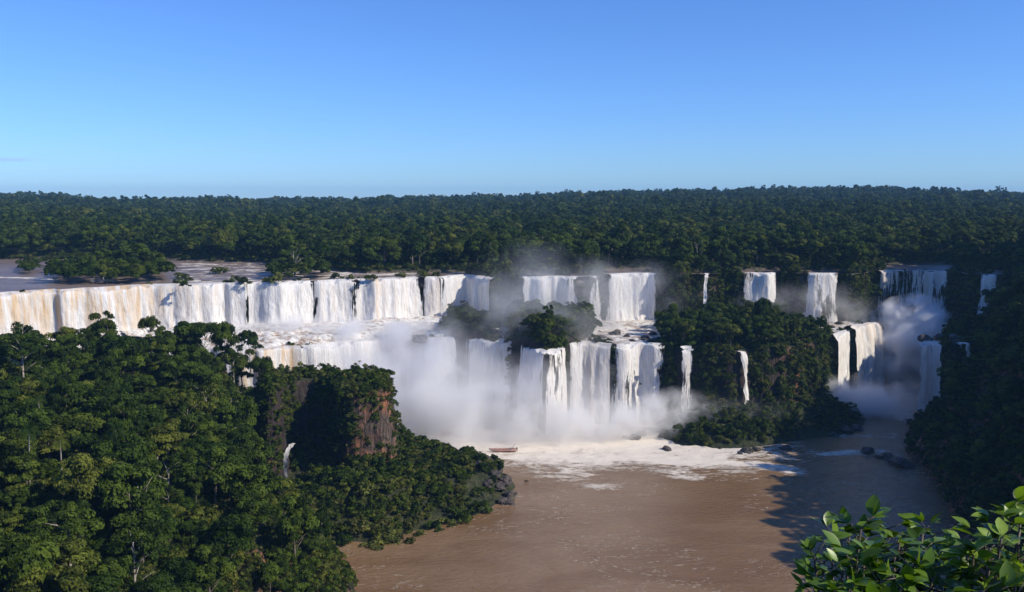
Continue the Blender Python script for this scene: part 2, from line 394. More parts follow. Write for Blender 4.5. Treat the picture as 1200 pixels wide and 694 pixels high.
def layers(x, y):
    x = np.asarray(x, float); y = np.asarray(y, float)
    L = {}
    L['bed'] = -4 + 0 * x
    j = jag(x, y)
    s = sdf(TONGUE, x, y)
    L['tongue'] = np.minimum(np.clip(.75 * s, -4, 99), 6 + 5 * fbm(x / 18, y / 18, 5) + 5 * sstep((x - -20) / -50) - 11 * np.exp(-((x + 77) ** 2 + ((y - 296) * .6) ** 2) / 200))
    s = sdf(SLOPE, x, y)
    cap = 40 + (np.clip(y, 90, 330) - 150) * .028 + 7 * (fbm(x / 40, y / 40, 8) - .5)
    z = cap * (1 - np.exp(-np.interp(y, [270, 300], [1.5, 4.0]) * np.clip(s, 0, None) / cap)) - 13 * sstep((y - 285) / 40) * sstep((x + 118) / 24)
    z = z + 5 * (fbm(x / 22, y / 22, 31) - .5) * sstep(s / 25)
    L['slope'] = np.where(s > 0, z, -4)
    s = sdf(RIGHT, x, y)
    cap = 52 + np.clip((x - .60 * y - 3) * np.interp(y, [420, 470], [1, 2.2]), 0, np.interp(y, [200, 270, 330, 400, 440, 480], [14, 20, 30, 38, 38, 90]))  # unseen hilltop beyond the frame, raised to shade the river and wide fall
    cap = np.where(y > 370, np.minimum(cap, np.interp(x / np.maximum(y, 1), [.44, .50, .545, .58, .61], [20, 26, 42, 70, 220])), cap)
    L['right'] = np.where(s > 0, np.minimum(np.interp(y, [420, 470], [1.25, 2.6]) * s + 5 * (fbm(x / 12, y / 12, 4) - .3) * sstep(s / 8), cap + 6 * fbm(x / 30, y / 30, 6)), -4)
    s = sdf(ISLE_FOOT, x, y)
    L['foot'] = np.minimum(np.clip(.45 * s, -4, 99), 14) + 2 * (fbm(x / 7, y / 7, 12) - .5) * (s > 0)
    s = np.maximum(sdf(ISL_A, x, y), sdf(ISL_B, x, y)); L['mound'] = np.where(s > 0, ZM + np.minimum(1.1 * s, 4) + 3 * (fbm(x / 5, y / 5, 93) - .5), -4)
    s = sdf(HEAD_POLY, x, y) - j * .7
    L['head'] = -4 + (42 + 1.5 * fbm(x / 9, y / 9, 2)) * sstep(s / 3.5)
    s = sdf(MID_POLY, x, y) - j
    L['mid'] = -4 + (ZM - .9 + 4 + 1.8 * (fbm(x / 7, y / 7, 21) - .5)) * sstep(s / 4)
    s = sdf(RSH_POLY, x, y) - j
    L['rshelf'] = -4 + (44 - .6) * sstep(s / 4)
    sr = sdf(RIM_POLY, x, y) - .5 * j * np.clip(1.6 - .8 * vnoise(x / 14, y / 14, 66), .6, 1.6)
    riv = sdf(RIV_POLY, x, y)
    for q in RIV_MORE: riv = np.maximum(riv, sdf(q, x, y))
    land = sstep((-riv + 1) / 4)
    t = np.clip((y - 620) / 2000, 0, 1.0)
    hill = np.clip(ridge_z(x, y) - 68, 0, None) * (t ** .9) * np.where(y > 2600, np.clip(1 - (y - 2600) / 1500, 0, 1), 1)
    hill = hill + 10 * (fbm(x / 260, y / 260, 40) - .5) * sstep((y - 700) / 400)
    up = ZU - 0.9 + land * (2.8 + hill) + 1.4 * (fbm(x / 5, y / 3, 25) - .5) * (1 - land)
    # flat rock pavements breaking the upper river
    rk = (600 + F * x / np.maximum(y, 1))
    zone = sstep((rk - 190) / 30) * (1 - sstep((rk - 480) / 60))
    up = up + (1 - land) * zone * .95 * sstep((fbm(x / 16, y / 5, 60, 3) - .47) / .08)
    L['up'] = -4 + (up + 4) * sstep(sr / 4)
    r = np.sqrt((.8 * x) ** 2 + np.maximum(y, 0) ** 2)
    L['cam'] = np.where(y > 1.0, 106.3 - .66 * np.clip(r - 1.5, 0, None), 106.3 - .3 * np.clip(np.abs(x) - 3, 0, None))
    L['cam'] = np.maximum(L['cam'], -5)
    return L, sr, riv, land
def H(x, y):
    L, sr, riv, land = layers(x, y)
    return np.maximum.reduce(list(L.values()))

def spaced(a, b, step, far_lo, far_hi, g=1.13):
    core = list(np.arange(a, b, step)); s = step; v = a; lo = []
    while v > far_lo: s *= g; v -= s; lo.append(v)
    s = step; v = core[-1]; hi = []
    while v < far_hi: s *= g; v += s; hi.append(v)
    return np.array(lo[::-1] + core + hi)
gx = spaced(-330, 330, 1.7, -8000, 8000); gy = spaced(120, 580, 1.7, -400, 8500)
GX, GY = np.meshgrid(gx, gy)
LZ, SR, RIV, LAND = layers(GX.ravel(), GY.ravel())
names = list(LZ.keys()); stack = np.stack([LZ[k] for k in names]); which = stack.argmax(0); GZ = stack.max(0)
Hgrid = GZ.reshape(GX.shape)
bed = ((which == names.index('up')) & (SR > 3)) * (1 - LAND)
# wetness: rock beside falling water
def fall_lines(): return [f['lip'] for f in FALLS]

FALLS = [
 dict(name='waterfall', z=ZU, zb=ZM, pts=[(-150, 360), (-70, 352), (0, 346), (60, 341), (120, 338), (170, 336), (220, 334), (288.5, 333)], edge=.9, gaps=[(286.5, 2.6)], brown=[(-150, .9), (60, .95), (170, .8), (230, .3), (284, .15)], throw=6, cover=.97, side=16, label='widest waterfall at the photo\'s left edge, its sheet streaked tan brown'),
 dict(name='waterfall', z=ZU, zb=ZM, pts=[(286.5, 333), (330, 332), (367.5, 330)], edge=.9, gaps=[(288.5, 2.0), (366, 3.4)], throw=3.6, cover=.90, side=16, label='white waterfall between two narrow dark slits, right beside the tan brown sheet'),
 dict(name='waterfall', z=ZU, zb=ZM, pts=[(365, 330), (400, 329), (440, 329), (494, 326)], brown=[(371, .2), (432, .2), (440, .6), (450, .2)], edge=.9, gaps=[(415, 8), (368, 4.5), (493, 3.2)], throw=3.6, cover=.86, side=16, label='broad lumpy white waterfall with grey rock showing through and one yellowish streak'),
 dict(name='waterfall', z=ZU, zb=ZM, pts=[(493.5, 326), (517, 325)], edge=.9, gaps=[(495, 2.6), (516, 2.4)], throw=3.6, cover=.84, brown=[(499, .4)], side=16, label='narrow cream waterfall between two rock knobs on the upper rim'),
 dict(name='waterfall', z=ZU, zb=ZM, edge=.9, gaps=[(518, 2.0)], pts=[(516, 325), (545, 324), (564, 326), (574, 329)], throw=3.6, cover=.92, brown=[(519, .1), (560, .4), (574, .6)], side=14, label='white waterfall closing the long upper row, yellowish at its outer corner'),
 dict(name='waterfall', z=ZU, zb=ZM, pts=[(608, 326), (640, 325), (680, 326)], throw=4, cover=.70, side=14, label='white waterfall behind the wooded island, first of the two alone in the mist'),
 dict(name='waterfall', z=ZU, zb=ZM, pts=[(687, 325), (706, 324)], throw=2.5, cover=.50, side=8, label='faint broken waterfall veil between the two falls in the mist'),
 dict(name='waterfall', z=ZU, zb=ZM, pts=[(711, 323), (740, 321), (771, 322)], throw=4, cover=.74, side=12, label='white waterfall above the rocky rapids, second of the two in the mist'),
 dict(name='waterfall', z=ZU, zb=44, pts=[(826, 323), (831, 323)], throw=2.5, cover=.55, side=6, label='thread thin waterfall high on the wooded cliff behind the big island'),
 dict(name='waterfall', z=ZU, zb=ZM, pts=[(868, 321), (890, 321), (913, 321)], throw=4, cover=.70, brown=[(868, .5), (890, .2), (913, 0)], side=10, label='medium waterfall behind the tallest island tree, creamy on one half'),
 dict(name='waterfall', z=ZU, zb=ZM, pts=[(943, 321), (982, 321)], throw=4, cover=.58, side=10, label='faint bluish waterfall in shade, beside the medium creamy one'),
 dict(name='waterfall', z=ZU, zb=20, pts=[(1030, 319), (1070, 318), (1115, 319)], throw=4, cover=.56, brown=[(1030, .5), (1115, .4)], side=12, label='wide shaded curtain waterfall of blue threads above the billowing spray'),
 dict(name='waterfall', z=ZU, zb=40, pts=[(1147, 323), (1175, 323)], throw=3, cover=.5, side=8, label='dim shaded waterfall half hidden by trees at the photo\'s right edge'),
 dict(name='waterfall', z=ZM, zb=0, edge=.8, pts=[(120, 412), (230, 411), (300, 410), (351.5, 409)], throw=6, cover=1.0, brown=[(230, .3), (300, .8), (340, .9), (350, .2)], side=8, label='orange brown lower waterfall just above the flat top of the headland cliff'),
 dict(name='waterfall', z=ZM, zb=0, edge=.8, pts=[(349, 409), (400, 403), (450, 399), (470, 398)], throw=7, cover=.86, side=14, label='broad lower waterfall fading into spray behind the flat topped headland'),
 dict(name='waterfall', z=ZM, zb=0, edge=.8, pts=[(470, 398), (500, 397), (547, 397)], throw=6, cover=.80, side=14, label='misty lower waterfall in front of the low rock with bushes'),
 dict(name='waterfall', z=ZM, zb=0, edge=.6, pts=[(546, 398), (600, 402), (638, 413)], throw=3.6, cover=.72, side=8, label='veil like lower waterfall under the wooded island, dimmed by spray'),
 dict(name='waterfall', z=ZM, zb=0, edge=.5, pts=[(637, 414), (664, 409)], throw=3.6, cover=.62, side=6, label='thin split waterfall on dark rock beside the thick white one'),
 dict(name='waterfall', z=ZM, zb=0, edge=.6, pts=[(667, 405), (690, 404), (716, 404)], throw=8, cover=.95, brown=[(669, .1), (700, .4), (714, .3)], side=22, bulge=3, label='thick frothy white waterfall pouring from the rocky rapids into the river'),
 dict(name='waterfall', z=ZM, zb=0, edge=.4, pts=[(717, 404), (750, 404), (780, 405)], throw=3.5, cover=.58, side=12, label='dark waterfall of separate threads, between the thick white one and the island'),
 dict(name='waterfall', z=ZM, zb=0, pts=[(796, 408), (816, 409)], throw=3, cover=.58, side=8, label='slim waterfall at the near corner of the big wooded island'),
 dict(name='waterfall', z=36, zb=8, pts=[(863, 412), (873, 412)], throw=3, cover=.62, side=5, label='very thin waterfall dropping through the island trees to a white foot'),
 dict(name='waterfall', z=ZM, zb=0, pts=[(981, 396), (990, 391), (997, 388)], throw=4, cover=.86, side=8, label='narrow bright waterfall on the island\'s outer end, the straighter of the pair'),
 dict(name='waterfall', z=ZM + 1.5, zb=0, pts=[(1001, 386), (1012, 383), (1024, 381), (1035, 379)], throw=8, fan=10, cover=.94, brown=[(1001, .2), (1034, .7)], side=8, bulge=2, label='arching yellow lit waterfall rounding the island\'s outer end'),
 dict(name='waterfall', z=40, zb=0, pts=[(1077, 405), (1095, 403), (1110, 403)], throw=6, cover=.72, side=8, label='slanting blue shaded waterfall at the edge of the black hillside'),
 dict(name='waterfall', z=40, zb=4, pts=[(1119, 403), (1136, 403)], throw=3, cover=.52, side=6, label='barely lit waterfall set in the black hillside'),
 dict(name='waterfall', z=18, zb=0, raw=[(-82.5, 316.2), (-79.0, 314.6)], throw=4, fan=2.5, cover=.78, side=0, label='small white creek fall beside the red rock of the headland recess'),
]
for f in FALLS:
    f['lip'] = [(a, b, f['z']) for a, b in f['raw']] if 'raw' in f else rough_line([Pz(a, b, f['z']) for a, b in f['pts']])
px_all, py_all = GX.ravel(), GY.ravel()
near_fall = np.full(px_all.shape, 1e9)
core = (px_all > -340) & (px_all < 340) & (py_all > 250) & (py_all < 580)
for f in FALLS:
    near_fall[core] = np.minimum(near_fall[core], dline(f['lip'], px_all[core], py_all[core]))
wet = .92 * sstep((34 - near_fall) / 22)
wet = np.maximum(wet, 0)
gme = mesh_from('ground', np.stack([px_all, py_all, GZ], 1), grid_faces(len(gx), len(gy)), M_TERR, attrs={'wet': wet, 'bed': np.clip(bed, 0, 1)})
ground = tag(link('ground', gme), 'dark basalt river gorge, ledges and forested plateau', 'ground', kind='structure')

def hz(x, y):                                    # fast lookup of the built ground
    x = np.atleast_1d(np.asarray(x, float)); y = np.atleast_1d(np.asarray(y, float))
    i = np.clip(np.searchsorted(gx, x) - 1, 0, len(gx) - 2); j = np.clip(np.searchsorted(gy, y) - 1, 0, len(gy) - 2)
    fx = (x - gx[i]) / (gx[i + 1] - gx[i]); fy = (y - gy[j]) / (gy[j + 1] - gy[j])
    return (Hgrid[j, i] * (1 - fx) + Hgrid[j, i + 1] * fx) * (1 - fy) + (Hgrid[j + 1, i] * (1 - fx) + Hgrid[j + 1, i + 1] * fx) * fy
def falldist(x, y):
    d = np.full(x.shape, 1e9)
    for f in FALLS: d = np.minimum(d, dline(f['lip'], x, y))
    return d

# ------------------------------------------------------------------ rivers
def sheet(name, xs, ys, z, mat, foamf, label, mask=None, amp=0.0):
    X, Y = np.meshgrid(xs, ys); x, y = X.ravel(), Y.ravel()
    fo = foamf(x, y)
    zz = z + amp * (fbm(x / 6, y / 3, 77) - .5) + np.clip(fo, 0, 1) * 1.1 * (fbm(x / 5, y / 2.5, 78, 4) - .5)
    V = np.stack([x, y, zz], 1); f = grid_faces(len(xs), len(ys), None if mask is None else mask(x, y))
    V, f, fo = compact(V, f, fo)
    return tag(link(name, mesh_from(name, V, f, mat, attrs={'foam': fo})), label, 'water', kind='structure')
BASE = [Pz(u, v, 0)[:2] for u, v in ((300, 490), (440, 500), (520, 512), (600, 506), (660, 512), (720, 512), (780, 512))]
BASE_R = [Pz(u, v, 0)[:2] for u, v in ((985, 480), (1030, 480), (1060, 490))]
def foam_low(x, y):
    d = dline(BASE, x, y); r = dline(BASE_R, x, y)
    wob = 34 * (fbm(x / 25, y / 12, 50, 4) - .5)
    a = 1.20 - (d + wob) / 62
    band = dline([Pz(u, v, 0)[:2] for u, v in ((560, 535), (700, 536), (800, 538), (870, 543), (925, 547))], x, y)
    b = .78 - (band + wob * .7) / 16
    c = .8 - (r + wob) / 18
    e = .42 * (fbm(x / 34, y / 12, 90, 3) - .47) * 4 * sstep((y - 285) / 50)
    return np.clip(np.maximum.reduce([a, b, c, e, 0 * a]), 0, 1.1)
sheet('river', spaced(-150, 230, 1.6, -700, 700, 1.3), spaced(150, 470, 1.3, -300, 640, 1.3), 0, M_RIVER, foam_low, 'brown silty lower river with cream foam below the falls', amp=.25)
def foam_up(x, y):
    pxx = 600 + F * x / y
    rif = dline([Pz(u, v, ZU)[:2] for u, v in ((-40, 325), (30, 326), (60, 328))], x, y)
    rim = dline([p[:2] for p in RIM], x, y)
    a = .85 - rif / 8; b = .75 - rim / 12 + .25 * (fbm(x / 8, y / 4, 91) - .5)
    c = .62 * sstep((pxx - 190) / 30) * (1 - sstep((pxx - 520) / 60)) * sstep((fbm(x / 14, y / 5, 33) - .38) / .2)
    return np.clip(np.maximum.reduce([a, b, c, 0 * a]), 0, 1.1)
sheet('upper_river', spaced(-330, 300, 1.8, -900, 330, 1.3), np.arange(370, 640, 1.8), ZU + .1, M_UPPER, foam_up, 'grey brown upper river running over flat rock to the rim',
      mask=lambda x, y: sdf(RIM_POLY, x, y) > 2.0, amp=.2)

# white broken water on the middle shelf
def rapids(name, poly, label, z0=ZM, slope=None):
    P_ = np.array(poly); xs = np.arange(P_[:, 0].min() - 2, P_[:, 0].max() + 2, .9); ys = np.arange(P_[:, 1].min() - 2, P_[:, 1].max() + 2, .9)
    X, Y = np.meshgrid(xs, ys); x, y = X.ravel(), Y.ravel()
    z = z0 + 1.5 * (fbm(x / 6, y / 3.5, 70, 4) - .5)
    if slope is not None: z = z + slope(x, y)
    z = np.where(sdf(MID_POLY, x, y) < 9, z0 + .25 + (z - z0 - .25) * sstep((sdf(MID_POLY, x, y) - 4) / 5), z)
    V = np.stack([x, y, z], 1); f = grid_faces(len(xs), len(ys), in_poly(poly, x, y) & (sdf(MID_POLY, x, y) > 4.0))
    V, f = compact(V, f)
    return tag(link(name, mesh_from(name, V, f, M_RAPID)), label, 'water', kind='structure')
def stepped(x, y):
    t = np.clip(1 - (dline([p[:2] for p in RIM_A], x, y) + 7 * (fbm(x / 9, y / 9, 61, 3) - .5)) / 40, 0, 1) * 4
    return 6.5 / 4 * (np.floor(t) + sstep((t - np.floor(t)) * 2.2)) + 2.4 * (fbm(x / 5.5, y / 2.6, 62, 4) - .5)
rimd = lambda x, y: np.clip(1 - dline([p[:2] for p in RIM], x, y) / 26, 0, 1)
rapids('rapids', [p[:2] for p in MID if 215 < 600 + F * p[0] / p[1] < 600] + [Pz(600, 384, ZM)[:2], Pz(575, 330, ZU)[:2], Pz(545, 324, ZU)[:2], Pz(440, 329, ZU)[:2], Pz(330, 332, ZU)[:2], Pz(220, 334, ZU)[:2], Pz(120, 338, ZU)[:2]],
       'white churning shelf under the long row of upper falls', slope=lambda x, y: stepped(x, y))
rapids('rapids', [Pz(u, v, ZM)[:2] for u, v in ((668, 405), (714, 404), (778, 405), (782, 395), (775, 376), (700, 372), (640, 372), (640, 385), (676, 395))], 'white rapids tumbling over dark rocks on the middle shelf', slope=lambda x, y: 1.5 * rimd(x, y))
rapids('rapids', [Pz(u, v, ZM)[:2] for u, v in ((978, 396), (1004, 385), (1034, 387), (1030, 377), (960, 376), (950, 384))], 'shallow white water on the outer end of the big island', slope=lambda x, y: -.2 + 0 * x)

# ------------------------------------------------------------------ waterfalls
def build_fall(f):
    lip = np.array(f['lip'])[:, :2]; seg = np.hypot(*np.diff(lip, axis=0).T); L = np.r_[0, np.cumsum(seg)]
    width = L[-1]; step = .45 if width < 60 else .6
    n = max(8, int(width / step)); s = np.linspace(0, width, n)
    x = np.interp(s, L, lip[:, 0]); y = np.interp(s, L, lip[:, 1])
    k = np.ones(5) / 5
    if n > 30:
        xs = np.convolve(np.pad(x, 2, 'edge'), k, 'valid'); ys = np.convolve(np.pad(y, 2, 'edge'), k, 'valid'); x, y = xs, ys
    sm = max(5, min(n // 2 * 2 - 1, 41)); kk_ = np.ones(sm) / sm; hf = sm // 2
    if n > 12: tx, ty = np.gradient(np.convolve(np.pad(x, hf, 'edge'), kk_, 'valid')), np.gradient(np.convolve(np.pad(y, hf, 'edge'), kk_, 'valid'))
    else: tx, ty = np.full(n, x[-1] - x[0]), np.full(n, y[-1] - y[0]); l = np.hypot(tx, ty) + 1e-9; tx /= l; ty /= l
    nx, ny = ty, -tx
    h = f['z'] - f['zb']; back = 8 if h > 20 else 2
    nrun = 8; nv = int(h / .6) + 2
    t = np.r_[np.linspace(-1, 0, nrun, endpoint=False), np.linspace(0, 1, nv)]
    S, T = np.meshgrid(s, t)
    Tp = np.clip(T, 0, 1)
    sx = S + x[0] * 3
    out = np.where(T < 0, T * back, f['throw'] * np.sqrt(Tp))
    z = np.where(T < 0, f['z'] + .35 + .25 * (-T), f['z'] + .35 - h * Tp - .35 * Tp)
    # lip line wanders and drops in places, so that the top edge is not ruled
    lipn = fbm(sx / 7, 0 * sx, 5) - .5; out = out + 3.2 * lipn * sstep(1 + T)
    z = z - (np.clip(vnoise(sx / 3.1, 0 * sx, 8) - .4, 0, 1) * 2.4 + np.clip(vnoise(sx / 9.1, 0 * sx, 9) - .5, 0, 1) * 3.0) * sstep(1 + T) * (1 - .6 * Tp)
    amp = sstep(Tp * 5)
    d = 3.0 * (fbm(sx / 5.0, S * 0 + T * h / 18, 11) - .5) + 1.7 * (fbm(sx / 1.7, T * h / 11, 12) - .5) + .8 * (fbm(sx / 1.1, T * h / 4.5, 13, 3) - .5) + .8 * sstep((Tp - .1) * 3) * (fbm(sx / 3.0, T * h / 4.0, 14, 3) - .5)
    # water striking ledges: bursts that stand out and widen towards the foot
    ledge = np.clip(fbm(sx / 6, T * h / 7, 15, 3) - .55, 0, 1) * 9 * sstep((Tp - .35) * 2)
    out = out + amp * d + ledge + f.get('bulge', 0) * np.sin(np.clip(Tp * 1.2, 0, 1) * math.pi) + sstep((Tp - .6) * 2.5) * f['side'] * .22 * (.5 + fbm(sx / 4, Tp * 3, 77, 3))
    X = x[None, :] + nx[None, :] * out; Y = y[None, :] + ny[None, :] * out
    push = 3.2 * np.clip(Tp, 0, 1) ** 1.2 * (np.exp(-(width - S) / 3.0) - np.exp(-S / 3.0)) * (width > 12)
    X = X + tx[None, :] * push; Y = Y + ty[None, :] * push
    cov = np.full(S.shape, f['cover']); edge = np.minimum(S, width - S)
    cov = cov * (f.get('edge', .12) + (1 - f.get('edge', .12)) * sstep((edge - 2.6 * fbm(sx * 0 + S.mean() , T * h / 6 + (S > width / 2) * 40, 23, 3) + 1.1) / np.minimum(4.0, width * .28)))
    px = 600 + F * x / y
    for q_, (g, w) in enumerate(f.get('gaps', [])):
        cen = g + w * 1.1 * (fbm(T * h / 9, 0 * T + g, 31, 3) - .5); wd = w * (1.15 - .7 * Tp)
        cov = cov * (1 - .60 * np.exp(-((px[None, :] - cen) / wd) ** 2) * (1 - sstep((Tp - .55) * 2.6)))
    cov = cov + (fbm(sx / 9, T * h / 22, 19, 3) - .5) * (.75 if f['cover'] < .96 else .3)
    fan = f.get('fan', 0) * (S / width) * Tp ** 1.3; X = X + tx[None, :] * fan; Y = Y + ty[None, :] * fan
    cov = np.where(Tp > .8, np.maximum(cov, cov + (Tp - .8) * 1.2), cov)
    b = f.get('brown', [(0, .12)]); brown = np.interp(px, [q[0] for q in b], [q[1] for q in b])[None, :] * np.clip(1.25 - 1.0 * Tp, 0, 1)
    V = np.stack([X.ravel(), Y.ravel(), z.ravel()], 1)
    me = mesh_from('waterfall', V, grid_faces(n, len(t)), M_FALL, attrs={'cover': np.clip(cov, 0, 1.1).ravel(), 'brown': brown.ravel()}, uv=np.stack([sx.ravel(), (-T * h).ravel()], 1))
    tag(link('waterfall', me), f['label'], 'waterfall', 'waterfalls of the two tiers')
for f in FALLS: build_fall(f)

# ------------------------------------------------------------------ foliage
def crown_mesh(name, seed, Rr, Hh, ncl, nleaf, leaf, mat, flat=1.0, droop=.2, clump=.34, base=.0):
    g = np.random.default_rng(seed)
    a = g.uniform(0, 2 * np.pi, ncl); u = g.uniform(-.25, 1, ncl); rr = np.sqrt(np.clip(1 - u ** 2 * .85, .05, 1)) * g.uniform(.45, .95, ncl)
    asym = 1 + .25 * np.cos(a + g.uniform(0, 6))
    C = np.stack([np.cos(a) * rr * Rr * asym, np.sin(a) * rr * Rr * asym, base + (u * .5 + .5) * Hh * flat * g.uniform(.82, 1.08, ncl)], 1)
    cr = Rr * clump * g.uniform(.6, 1.25, ncl); tone = g.uniform(0, 1, ncl)
    w = cr ** 2; idx = g.choice(ncl, nleaf, p=w / w.sum())
    d = g.normal(size=(nleaf, 3)); d /= np.linalg.norm(d, axis=1)[:, None]; d[:, 2] = np.where(d[:, 2] < -.3, -d[:, 2], d[:, 2])
    rad = cr[idx] * g.uniform(.55, 1.08, nleaf)
    P_ = C[idx] + d * rad[:, None] * np.array([1, 1, .72])
    nn = d + g.normal(size=(nleaf, 3)) * .42 + np.array([0, 0, .25]); nn /= np.linalg.norm(nn, axis=1)[:, None]
    t1 = np.cross(nn, g.normal(size=(nleaf, 3))); t1 /= np.linalg.norm(t1, axis=1)[:, None]; t2 = np.cross(nn, t1)
    s = leaf * g.uniform(.55, 1.35, nleaf)[:, None]
    dr = np.array([0, 0, -1]) * droop * s
    V = np.empty((nleaf, 4, 3)); V[:, 0] = P_ - t1 * s * .5; V[:, 1] = P_ - t2 * s * .3 + t1 * s * .05; V[:, 2] = P_ + t1 * s * .55 + dr; V[:, 3] = P_ + t2 * s * .3 + t1 * s * .05
    tt = np.clip(tone[idx] + g.normal(size=nleaf) * .12, 0, 1)
    fc = np.arange(nleaf * 4).reshape(-1, 4)
    return mesh_from(name, V.reshape(-1, 3), fc, mat, smooth=False, attrs={'tone': np.repeat(tt, 4)})

def trunk_mesh(name, seed, hgt, rad, spread, nlimb, mat, lean=.12, start=.5):
    g = random.Random(seed); m = MB()
    lx, ly = g.uniform(-lean, lean) * hgt, g.uniform(-lean, lean) * hgt
    P_ = [(lx * t ** 1.5, ly * t ** 1.5, -1.5 + (hgt + 1.5) * t) for t in (0, .12, .35, .6, .85, 1)]
    m.tube(P_, [rad * 1.5, rad, rad * .8, rad * .65, rad * .5, rad * .3], 7)
    for k in range(nlimb):
        t = start + (1 - start) * k / max(1, nlimb - 1) * .85; a = g.uniform(0, 6.28) + k * 2.4
        b = Vector((lx * t ** 1.5, ly * t ** 1.5, -1.5 + (hgt + 1.5) * t)); r = spread * g.uniform(.6, 1)
        m.tube([b, b + Vector((math.cos(a) * r * .45, math.sin(a) * r * .45, hgt * .10)), b + Vector((math.cos(a) * r, math.sin(a) * r, hgt * .22))], [rad * .45, rad * .3, rad * .1], 5)
    me = bpy.data.meshes.new(name); me.from_pydata(m.v, [], m.f); me.materials.append(mat); me.polygons.foreach_set('use_smooth', [True] * len(m.f)); me.update()
    return me

TREES = []                                       # (crown mesh, trunk mesh)
for k in range(8):
    Rr = [4.6, 5.2, 4.0, 5.6, 4.4, 5.0, 3.8, 4.8][k]; Hh = [7, 6, 8.5, 6.2, 9, 7.2, 7.8, 5.2][k]; b = [3.5, 4.5, 3.0, 5.0, 2.5, 4.0, 4.2, 5.5][k]
    TREES.append((crown_mesh('crown', 100 + k, Rr, Hh, [26, 34, 22, 38, 28, 30, 20, 24][k], 5200, .62, M_LEAF, base=b, clump=[.36, .3, .36, .28, .34, .32, .4, .36][k]), trunk_mesh('trunk', k, b + Hh * .6, .28, Rr * .7, 5, M_BARK)))
TREES.append((crown_mesh('crown', 150, 3.4, 12, 26, 4200, .5, M_LEAF, base=1.5, clump=.36, droop=.9), trunk_mesh('trunk', 80, 11, .26, 2, 3, M_BARK)))     # draped in creepers
TREES.append((crown_mesh('crown', 151, 6.2, 4.2, 44, 5200, .5, M_LEAF, base=6.5, clump=.2), trunk_mesh('trunk', 81, 9.5, .3, 4.6, 7, M_PALE, start=.45)))    # spreading, fine clumps
TREES.append((crown_mesh('crown', 152, 4.4, 6.5, 20, 1500, .55, M_LEAF, base=4.5, clump=.26), trunk_mesh('trunk', 82, 10, .22, 3.6, 9, M_PALE, start=.35))) # thin open crown on pale limbs
TREES.append((crown_mesh('crown', 153, 3.6, 7.0, 16, 3800, .85, M_LEAF, base=3.2, clump=.42), trunk_mesh('trunk', 83, 8, .26, 2.4, 4, M_BARK)))             # coarse leaved
FLATS = [(crown_mesh('crown', 200 + k, 5.4, 2.0, 34, 5200, .45, M_LEAF, base=6.8, clump=.23, flat=.8), trunk_mesh('trunk', 50 + k, 7.6, .22, 4.4, 9, M_PALE, start=.5)) for k in range(3)]
SHRUBS = [crown_mesh('shrub', 300 + k, 1.5, 1.7, 12, 750, .34, M_SHRUB, base=-.1, clump=.42, droop=.3) for k in range(5)]
SMALLT = [crown_mesh('shrub', 330 + k, 1.7, 3.0, 15, 900, .36, M_LEAF, base=-.2, clump=.36, droop=.3) for k in range(3)]

def palm_meshes(seed, hgt):
    g = random.Random(seed); m = MB(); lx = g.uniform(-1, 1)
    m.tube([(0, 0, -2), (lx * .2, 0, hgt * .4), (lx * .7, 0, hgt * .8), (lx, 0, hgt)], [.22, .17, .15, .13], 7)
    tr = bpy.data.meshes.new('trunk'); tr.from_pydata(m.v, [], m.f); tr.materials.append(M_PALE); tr.polygons.foreach_set('use_smooth', [True] * len(m.f))
    V = []; Fc = []
    for k in range(22):
        a = g.uniform(0, 6.28); el = g.uniform(-.1, 1.2); Lf = g.uniform(2.2, 3.2); prev = Vector((lx, 0, hgt)); d = Vector((math.cos(a) * math.cos(el), math.sin(a) * math.cos(el), math.sin(el)))
        side = Vector((-math.sin(a), math.cos(a), 0))
        for q in range(9):
            p = prev + d * (Lf / 9); d = (d + Vector((0, 0, -.20))).normalized(); prev = p
            ll = .75 * math.sin((q + 1.2) / 10.5 * math.pi) + .15
            for sg in (-1, 1):
                e = p + side * sg * ll + Vector((0, 0, -.35 * ll)) + d * .25
                b = len(V); V += [tuple(p), tuple(p + d * .16), tuple(e)]; Fc.append((b, b + 1, b + 2))
    cr = mesh_from('fronds', V, Fc, M_LEAF, smooth=False, attrs={'tone': np.full(len(V), .55)})
    return cr, tr
PALMS = [palm_meshes(k, h) for k, h in enumerate((11, 13, 9.5))]

# originals used as sources; each is a real plant in the scene
def make_tree(crown, trunk, loc, rz=0, sc=1.0, name='broadleaf_tree'):
    r = empty(name, loc, rz); link(crown.name.split('.')[0], crown, r); link('trunk', trunk, r); r.scale = (sc,) * 3
    return r

cand = []                                         # x, y, ground z, scale, zone
def jitter(x0, x1, y0, y1, s, seed):
    g = np.random.default_rng(seed)
    X, Y = np.meshgrid(np.arange(x0, x1, s), np.arange(y0, y1, s)); n = X.size
    return X.ravel() + g.uniform(-.45, .45, n) * s, Y.ravel() + g.uniform(-.45, .45, n) * s, g.uniform(0, 1, n)
def infr(x, y, z, pad=25): return (np.abs(x) < .585 * y + pad) & (z + 14 > CH - .50 * y)
ZL = {}
# left slope
x, y, r = jitter(-330, -30, 110, 366, 6.9, 1); z = hz(x, y); s = sdf(SLOPE, x, y)
m = (s > 3) & infr(x, y, z) & (sdf(HEAD_POLY, x, y) < 2) & (falldist(x, y) > 7) & ~((sdf(TONGUE, x, y) > 0) & (s < 6) & (y > 275)) & ~((y > 235) & (y < 319) & (np.abs(600 + F * x / y - 346) < 15) & (z < 34))
sc = (.55 + .95 * r ** 1.9) * np.clip(.5 + s / 22, .5, 1)
cand.append(('slope', x[m], y[m], z[m], sc[m]))
